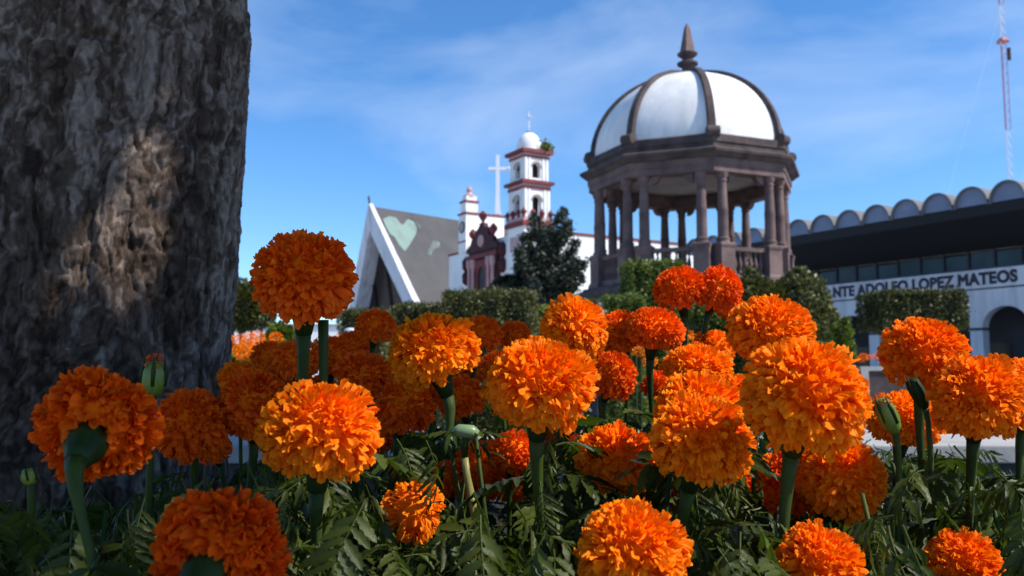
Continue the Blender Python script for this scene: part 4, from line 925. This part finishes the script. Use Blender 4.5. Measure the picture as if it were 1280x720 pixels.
BG = 'marigolds crowding behind the front blooms'
big = [
 # px, py, w, h, d, label, kwargs
 (381, 346, 138, 116, .70, 'tall marigold rising against the sky between the trunk and the chapel', dict(tilt=(.05, .25), mk='petal_red', sep=True, n=230, base=(-.175, .74), leaves=1)),
 (402, 537, 148, 120, .56, 'broad sunlit marigold directly below the tall one that rises against the sky', dict(tilt=(.1, .2), sep=True, n=210, leaves=2)),
 (540, 437, 116, 90, .80, 'marigold on a bent stem leaning right, just below the chapel hedge', dict(tilt=(-.35, .15), sep=True, n=200, base=(-.13, .74), via=(-.075, .78, .93), leaves=2)),
 (675, 477, 146, 108, .62, 'wide glowing marigold below the clipped hedge, beside the bare cane', dict(tilt=(.05, .38), sep=True, n=230, leaves=2)),
 (716, 408, 92, 74, .84, 'marigold tipped to the right below the conifer trunk', dict(tilt=(.45, .35), n=210, leaves=1)),
 (876, 548, 132, 104, .62, 'big sunlit marigold leaning right over a twin bloom', dict(tilt=(.2, .3), sep=True, n=220, leaves=2)),
 (872, 508, 116, 80, .74, 'half hidden marigold just behind the leaning sunlit bloom', dict(tilt=(0, .3), n=200, leaves=1)),
 (963, 412, 106, 86, .80, 'round bright marigold in front of the olive bush by the kiosk', dict(tilt=(.1, .65), sep=True, n=260, leaves=1)),
 (1006, 494, 156, 138, .56, 'largest marigold, tall and full, in front of the olive bush and the arcade', dict(tilt=(.12, .45), sep=True, n=250, leaves=2, base=(.155, .56))),
 (1155, 441, 110, 86, .74, 'marigold held high in front of the flat-topped clipped tree', dict(tilt=(-.05, .45), sep=True, n=230, leaves=2)),
 (1224, 494, 120, 100, .66, 'marigold in front of the arcade pillar, over the pale coping', dict(tilt=(-.08, .5), sep=True, n=250, leaves=4)),
 (1284, 492, 90, 90, .78, 'marigold peeping out behind the one in front of the arcade pillar', dict(tilt=(.1, .2), n=190, leaves=4, base=(.43, .75))),
 (1130, 523, 92, 70, .86, 'marigold low behind two green buds at the coping', dict(tilt=(.05, .3), n=190, leaves=3)),
 (1052, 597, 112, 98, .70, 'ragged-edged marigold hanging below the largest bloom', dict(tilt=(.3, .45), sep=True, n=190, leaves=3)),
 (992, 606, 82, 90, .76, 'darker marigold tucked under the largest bloom', dict(tilt=(-.2, .3), mk='petal_red', n=180, leaves=2)),
 (790, 686, 140, 112, .54, 'low sunlit marigold among the leaves below the leaning bloom', dict(tilt=(.05, .35), sep=True, n=230, leaves=1)),
 (1024, 706, 116, 96, .56, 'low marigold among dark leaves under the ragged-edged one', dict(tilt=(.15, .4), sep=True, n=200, leaves=2)),
 (1203, 706, 94, 84, .64, 'low marigold in front of the dark planter wall', dict(tilt=(0, .5), sep=True, n=210, leaves=4)),
 (772, 572, 100, 80, .80, 'marigold in the middle of the bed above the lowest sunlit bloom', dict(tilt=(.1, .4), n=190, leaves=2)),
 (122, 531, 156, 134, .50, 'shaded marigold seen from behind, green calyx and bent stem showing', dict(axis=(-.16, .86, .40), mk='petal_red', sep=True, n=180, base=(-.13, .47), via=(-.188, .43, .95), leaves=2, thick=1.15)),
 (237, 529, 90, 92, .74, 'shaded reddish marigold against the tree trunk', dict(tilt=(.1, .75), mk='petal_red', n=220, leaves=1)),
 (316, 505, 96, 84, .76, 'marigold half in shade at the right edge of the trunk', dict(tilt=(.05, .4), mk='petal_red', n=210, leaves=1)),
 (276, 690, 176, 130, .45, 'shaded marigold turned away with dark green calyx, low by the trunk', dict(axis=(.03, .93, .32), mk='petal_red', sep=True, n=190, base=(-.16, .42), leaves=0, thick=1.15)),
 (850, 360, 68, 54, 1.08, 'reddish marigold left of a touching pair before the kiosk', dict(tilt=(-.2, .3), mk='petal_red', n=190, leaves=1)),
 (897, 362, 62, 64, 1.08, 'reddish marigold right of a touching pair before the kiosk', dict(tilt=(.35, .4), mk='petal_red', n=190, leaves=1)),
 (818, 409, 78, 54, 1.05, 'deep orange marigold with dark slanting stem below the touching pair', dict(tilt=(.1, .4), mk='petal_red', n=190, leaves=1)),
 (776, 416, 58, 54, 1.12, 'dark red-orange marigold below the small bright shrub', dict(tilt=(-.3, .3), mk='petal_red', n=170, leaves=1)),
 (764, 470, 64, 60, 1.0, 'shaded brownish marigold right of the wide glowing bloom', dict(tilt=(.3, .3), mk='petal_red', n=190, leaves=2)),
 (873, 458, 86, 52, .95, 'flat marigold with its right half in shade above the hidden twin', dict(tilt=(0, .3), n=190, leaves=1)),
 (894, 432, 54, 40, 1.1, 'small marigold peeping above the flat half-shaded one', dict(tilt=(.1, .3), n=150, leaves=1)),
 (922, 490, 60, 46, .86, 'small marigold squeezed between the largest bloom and the hidden twin', dict(tilt=(0, .3), n=150, leaves=1)),
 (470, 407, 52, 44, 1.25, 'marigold standing alone before the small chapel hedge', dict(tilt=(.2, .3), mk='petal_red', n=170, leaves=2)),
 (517, 638, 80, 84, .74, 'torn sunlit marigold wrapped in curled leaves', dict(tilt=(.7, .5), n=120, ragged=.35, leaves=3)),
]
for e in big: marigold(*e[:6], **e[6])
BLAB = ['rounder of two shaded marigolds before the large clipped hedge', 'flatter of two shaded marigolds before the large clipped hedge', 'shaded marigold directly behind the stems of the tall marigold', 'shaded marigold between the tall marigold stem and the capped person', 'wide shaded marigold under the lone bloom of the chapel hedge', 'dim marigold between the half-shaded trunk bloom and the tall stems', 'shaded marigold tucked under the bloom on the bent stem', 'dim marigold between the bent-stem bloom and the wide glowing one', 'dark wide marigold behind the bare cane', 'dark marigold under the wide glowing bloom, touching its stem', 'dim marigold between the bare cane and the torn bloom', 'dim marigold touching the bloom in the middle of the bed', 'small sunlit marigold beneath the big leaning bloom', 'marigold right behind the stem of the big leaning bloom', 'marigold behind the thick stem of the largest bloom', 'tiny bright marigold between the turned-away bloom and the broad sunlit one', 'tiny marigold just above the torn one', 'dim marigold hiding behind the bent-stem bloom', 'dim marigold hiding behind the wide glowing bloom', 'small dim marigold between the touching pair and the round bright bloom', 'marigold behind the half-shaded bloom, touching the trunk edge']
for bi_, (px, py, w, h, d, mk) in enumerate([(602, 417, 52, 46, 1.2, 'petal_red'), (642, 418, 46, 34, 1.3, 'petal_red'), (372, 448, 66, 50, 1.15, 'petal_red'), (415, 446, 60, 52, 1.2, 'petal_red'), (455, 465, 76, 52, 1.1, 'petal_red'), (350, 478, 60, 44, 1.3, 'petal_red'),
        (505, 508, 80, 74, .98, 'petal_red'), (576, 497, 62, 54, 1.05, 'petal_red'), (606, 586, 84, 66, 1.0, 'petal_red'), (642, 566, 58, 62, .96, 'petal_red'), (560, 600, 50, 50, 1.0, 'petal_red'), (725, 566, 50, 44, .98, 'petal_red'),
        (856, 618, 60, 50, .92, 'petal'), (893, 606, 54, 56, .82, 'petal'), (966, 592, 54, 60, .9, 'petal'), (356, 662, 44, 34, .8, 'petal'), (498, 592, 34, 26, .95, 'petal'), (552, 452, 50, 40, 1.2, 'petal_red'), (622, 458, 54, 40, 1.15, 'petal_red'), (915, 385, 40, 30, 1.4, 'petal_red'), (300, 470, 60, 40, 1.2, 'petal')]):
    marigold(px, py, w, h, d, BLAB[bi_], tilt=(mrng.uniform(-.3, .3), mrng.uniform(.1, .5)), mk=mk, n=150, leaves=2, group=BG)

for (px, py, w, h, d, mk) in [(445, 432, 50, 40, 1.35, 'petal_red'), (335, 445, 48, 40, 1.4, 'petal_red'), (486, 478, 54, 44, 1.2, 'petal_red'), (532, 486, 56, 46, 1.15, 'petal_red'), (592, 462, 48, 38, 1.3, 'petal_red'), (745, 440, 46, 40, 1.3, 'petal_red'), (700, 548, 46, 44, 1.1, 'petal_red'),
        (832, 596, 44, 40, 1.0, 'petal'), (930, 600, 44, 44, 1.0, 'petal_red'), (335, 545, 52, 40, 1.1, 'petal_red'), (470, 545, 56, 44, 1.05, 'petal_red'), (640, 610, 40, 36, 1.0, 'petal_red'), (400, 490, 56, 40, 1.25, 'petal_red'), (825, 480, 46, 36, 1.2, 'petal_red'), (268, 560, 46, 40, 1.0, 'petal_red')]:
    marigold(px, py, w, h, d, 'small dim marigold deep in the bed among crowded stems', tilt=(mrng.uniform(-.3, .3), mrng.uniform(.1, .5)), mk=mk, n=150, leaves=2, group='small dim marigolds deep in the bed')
# slim stalks beside the tall marigold's own stem
for ptop, pmid, nm in ((at(374, 405, .735), at(388, 470, .735), 'slim green stalk leaning behind the tall marigold stem'), (at(404, 400, .73), at(405, 470, .73), 'slim upright green stalk beside the tall marigold stem')):
    Bs = Vector((pmid.x + .004, .76, SOIL + .01)); q = thing('flower_stalk', Bs, nm, 'plant stalk')
    MB().tube(bez([ptop, pmid, pmid.lerp(Bs, .5), Bs - Vector((0, 0, .03))], 10), [.0046, .004, .0036] + [.003] * 8, 8).build('stalk', M['stem'], q, smooth='all')

# buds
tip_me = joined_head(1.0, 3, 60, 'petal_red')
def bud(px, py, w, h, d, label, axis=(0, -.1, 1), tip=True, mk='bud'):
    C = at(px, py, d); r = w / 2 / F * d; l = h / F * d; ax = Vector(axis).normalized(); B = Vector((C.x + mrng.uniform(-.02, .02), C.y + .05, SOIL + .01))
    root = thing('marigold_bud', B, label, 'flower bud')
    p = [C - ax * l * .5, C - ax * l * .38, C - ax * l * .1, C + ax * l * .2, C + ax * l * .42, C + ax * l * .5]
    MB().tube(p, [r * .4, r * .75, r, r * .95, r * .72, r * .5], 20, .05).build('bud_case', M[mk], root, smooth='all')
    for k in range(5):
        a_ = 2 * math.pi * k / 5; s = Vector((math.cos(a_), math.sin(a_), 0)); e_ = C + ax * l * .5 + s * r * .8
        MB().tube([C - ax * l * .2 + s * r * .95, C + ax * l * .2 + s * r * .98, e_ + ax * l * .12], [r * .16, r * .2, r * .03], 5).build('sepal', M['calyx'], root, smooth='all')
    if tip:
        o = link('petal_tip', tip_me, None, root); rot = Vector((0, 0, 1)).rotation_difference(ax).to_matrix().to_4x4(); o.matrix_local = Matrix.Translation(C + ax * l * .42 - B) @ rot @ Matrix.Diagonal((r * .85, r * .85, r * .9, 1)); o['kind'] = 'stuff'
    path = bez([C - ax * l * .48, C - ax * l * 1.3, (C + B) / 2, B - Vector((0, 0, .03))], 10)
    MB().tube(path, [r * .42] + [max(.0022, r * .28)] * 10, 8).build('stem', M['stem'], root, smooth='all')
bud(192, 474, 30, 44, .66, 'opening orange-tipped green bud between the two shaded marigolds', (.05, -.05, 1))
bud(1110, 520, 24, 46, .66, 'closed green bud leaning left in front of the pale coping', (-.45, -.1, 1))
bud(1148, 492, 18, 40, .70, 'dark slim bud close under the high marigold', (-.45, 0, 1), tip=False, mk='calyx')
bud(36, 596, 18, 20, .56, 'small pale bud low against the trunk bark', (-.3, 0, 1), tip=False)
bud(668, 590, 12, 26, .74, 'thin yellow-orange bud beside the wide glowing marigold stem', (-.2, 0, 1))
bud(712, 604, 9, 22, .8, 'slender green bud over the feathery leaves', (.1, 0, 1), tip=False)
# bare cane with a folded leaf bud at its head
p0, p1, p2 = at(581, 572, .78), at(590, 625, .78), at(597, 672, .78); Bc = Vector((p2.x + .015, p2.y + .01, SOIL + .01))
cane = thing('bare_cane', Bc, 'bare yellow-green cane topped by a folded green bud', 'plant stalk')
MB().tube([p0, at(584, 596, .78), p1, p2, Bc - Vector((0, 0, .03))], [.0034, .0032, .0038, .0034, .0036], 10).build('stalk', M['cane'], cane, smooth='all')
MB().tube([p1 - Vector((.0, 0, .002)), p1 + Vector((0, 0, .002))], [.0048, .0048], 10).build('joint', M['cane'], cane, smooth='all')
c = at(582, 540, .78); MB().tube([c + Vector((-.012, 0, .0)), c + Vector((-.006, 0, .001)), c + Vector((.006, 0, 0)), c + Vector((.011, 0, -.002))], [.003, .006, .0062, .0035], 10).build('bud_head', mat('pale_green_bud', (.16, .25, .12), .35), cane, smooth='all')
MB().tube([p0, p0.lerp(c, .6), c], [.0032, .003, .003], 8).build('bud_neck', M['calyx'], cane, smooth='all')
for a_ in (0.1, 2.9): add_leaf(cane, c, (math.cos(a_), .1, .1), .035, 6)
for a_ in (0.3, 1.6, 3.4, 4.6, 5.4): add_leaf(cane, p2, (math.cos(a_), math.sin(a_) * .8 - .3, -.15), .06, 6)

# ------------------------------------------------------------------ leafy mass of the bed (nobody could count it)
rng = np.random.default_rng(91); Vs, Qs, Ts = [], [], []; b = 0
def place_leaf(p, dv, size, k, roll):
    global b
    v, q, t_ = LEAVES[k]; A = np.array(frame_y(dv, roll)) * size; Vs.append(v @ A.T + np.array(p)); Qs.append(q + b); b += len(v); Ts.append(t_ + rng.uniform(-.15, .2))
def top_row(px): return float(np.interp(px, [0, 180, 300, 420, 560, 700, 850, 1000, 1120, 1280], [610, 605, 570, 560, 515, 515, 515, 530, 550, 560]))
cnt = 0
while cnt < 3300:
    d = rng.uniform(.62, 1.75) if cnt < 2850 else rng.uniform(.5, .62); px = rng.uniform(-80, 1360); py = top_row(px) + (rng.random() ** 1.1) * 330
    if cnt >= 2850 and py < 620: continue
    p = at(px, py, d)
    if p.z < SOIL + .03: continue
    if px < 300 and d > 1.1: continue
    if any(d < hd_ + .02 and abs(px - hx_) < hw_ * .5 + 16 and -hw_ * .42 - 46 < py - hy_ < hw_ * .40 for hx_, hy_, hw_, hd_ in HEADLIST if hw_ > 62): continue
    a_ = rng.uniform(0, 6.28); dv = (math.cos(a_), math.sin(a_), rng.uniform(-1.7, .2))
    place_leaf(p, dv, rng.uniform(.04, .078) * (.8 if d < .62 else 1), int(rng.integers(0, 8)), rng.uniform(-.6, .6)); cnt += 1
fo_ = link('marigold_foliage', mesh_np('marigold_foliage', np.concatenate(Vs), np.concatenate(Qs), M['leaf'], True, {'tone': np.concatenate(Ts)}))
setp(fo_, 'mass of dark green feathery marigold leaves filling the planter', 'foliage', kind='stuff')
mb = MB()
for k in range(80):
    d = rng.uniform(.62, 1.7); px = rng.uniform(-40, 1330); p = at(px, top_row(px) + rng.uniform(10, 120), d)
    if px < 330 and d > 1.1: continue
    B = Vector((p.x + rng.uniform(-.10, .10), p.y + rng.uniform(-.03, .07), SOIL - .02)); mb.tube(bez([p, p.lerp(B, .4) + Vector((rng.uniform(-.06, .06), 0, 0)), B], 5), [.0016, .0022, .0026, .003, .003, .003], 6)
st_ = mb.build('marigold_stalks', M['stem'], None, smooth='all'); setp(st_, 'tangle of thin green stalks under the marigold leaves', 'stalks', kind='stuff')

# ------------------------------------------------------------------ small far marigolds
far_me = joined_head(.8, 5, 70, 'petal')
def far_flowers(spots, size, label, group):
    for px, py, d in spots:
        C = at(px, py, d); root = thing('marigold', (C.x, C.y, SOIL if d < 3 else 0.0 if d < 20 else 1.0), label, 'marigold', group)
        o = link('flower_head', far_me, None, root); o.location = C - ORG[root.name]; s = size * mrng.uniform(.8, 1.2); o.scale = (s, s, s); o.rotation_euler = (mrng.uniform(-.3, .3), mrng.uniform(-.3, .3), mrng.uniform(0, 6)); o['kind'] = 'stuff'
        MB().tube([C, ORG[root.name]], .003 if d < 3 else .006, 5).build('stem', M['stem'], root)
far_flowers([(300, 427, 5.4), (312, 424, 5.6), (322, 421, 5.8), (306, 433, 5.2), (319, 430, 5.3), (298, 437, 5.3), (328, 433, 5.1), (304, 441, 5.0), (334, 444, 5.0), (345, 422, 6.0), (312, 449, 4.9), (340, 430, 5.8), (337, 452, 4.9), (426, 424, 5.6), (434, 430, 5.4), (421, 431, 5.5), (440, 437, 5.2)], .045, 'small orange marigold in the far flowerbed beside the trunk', 'marigolds of the far flowerbed')
far_flowers([(1062 + i * 6.5 + mrng.uniform(-2, 2), 447 + mrng.uniform(-4, 4), 26.6) for i in range(18)], .11, 'tiny orange marigold in the stone planter near the arcade', 'marigolds of the stone planter')
far_flowers([(856, 420, 2.4), (872, 424, 2.5), (862, 436, 2.3), (801, 440, 2.3), (812, 452, 2.2), (795, 430, 2.6)], .02, 'tiny orange marigold low behind the deep orange bloom', 'tiny marigolds behind the deep orange bloom')
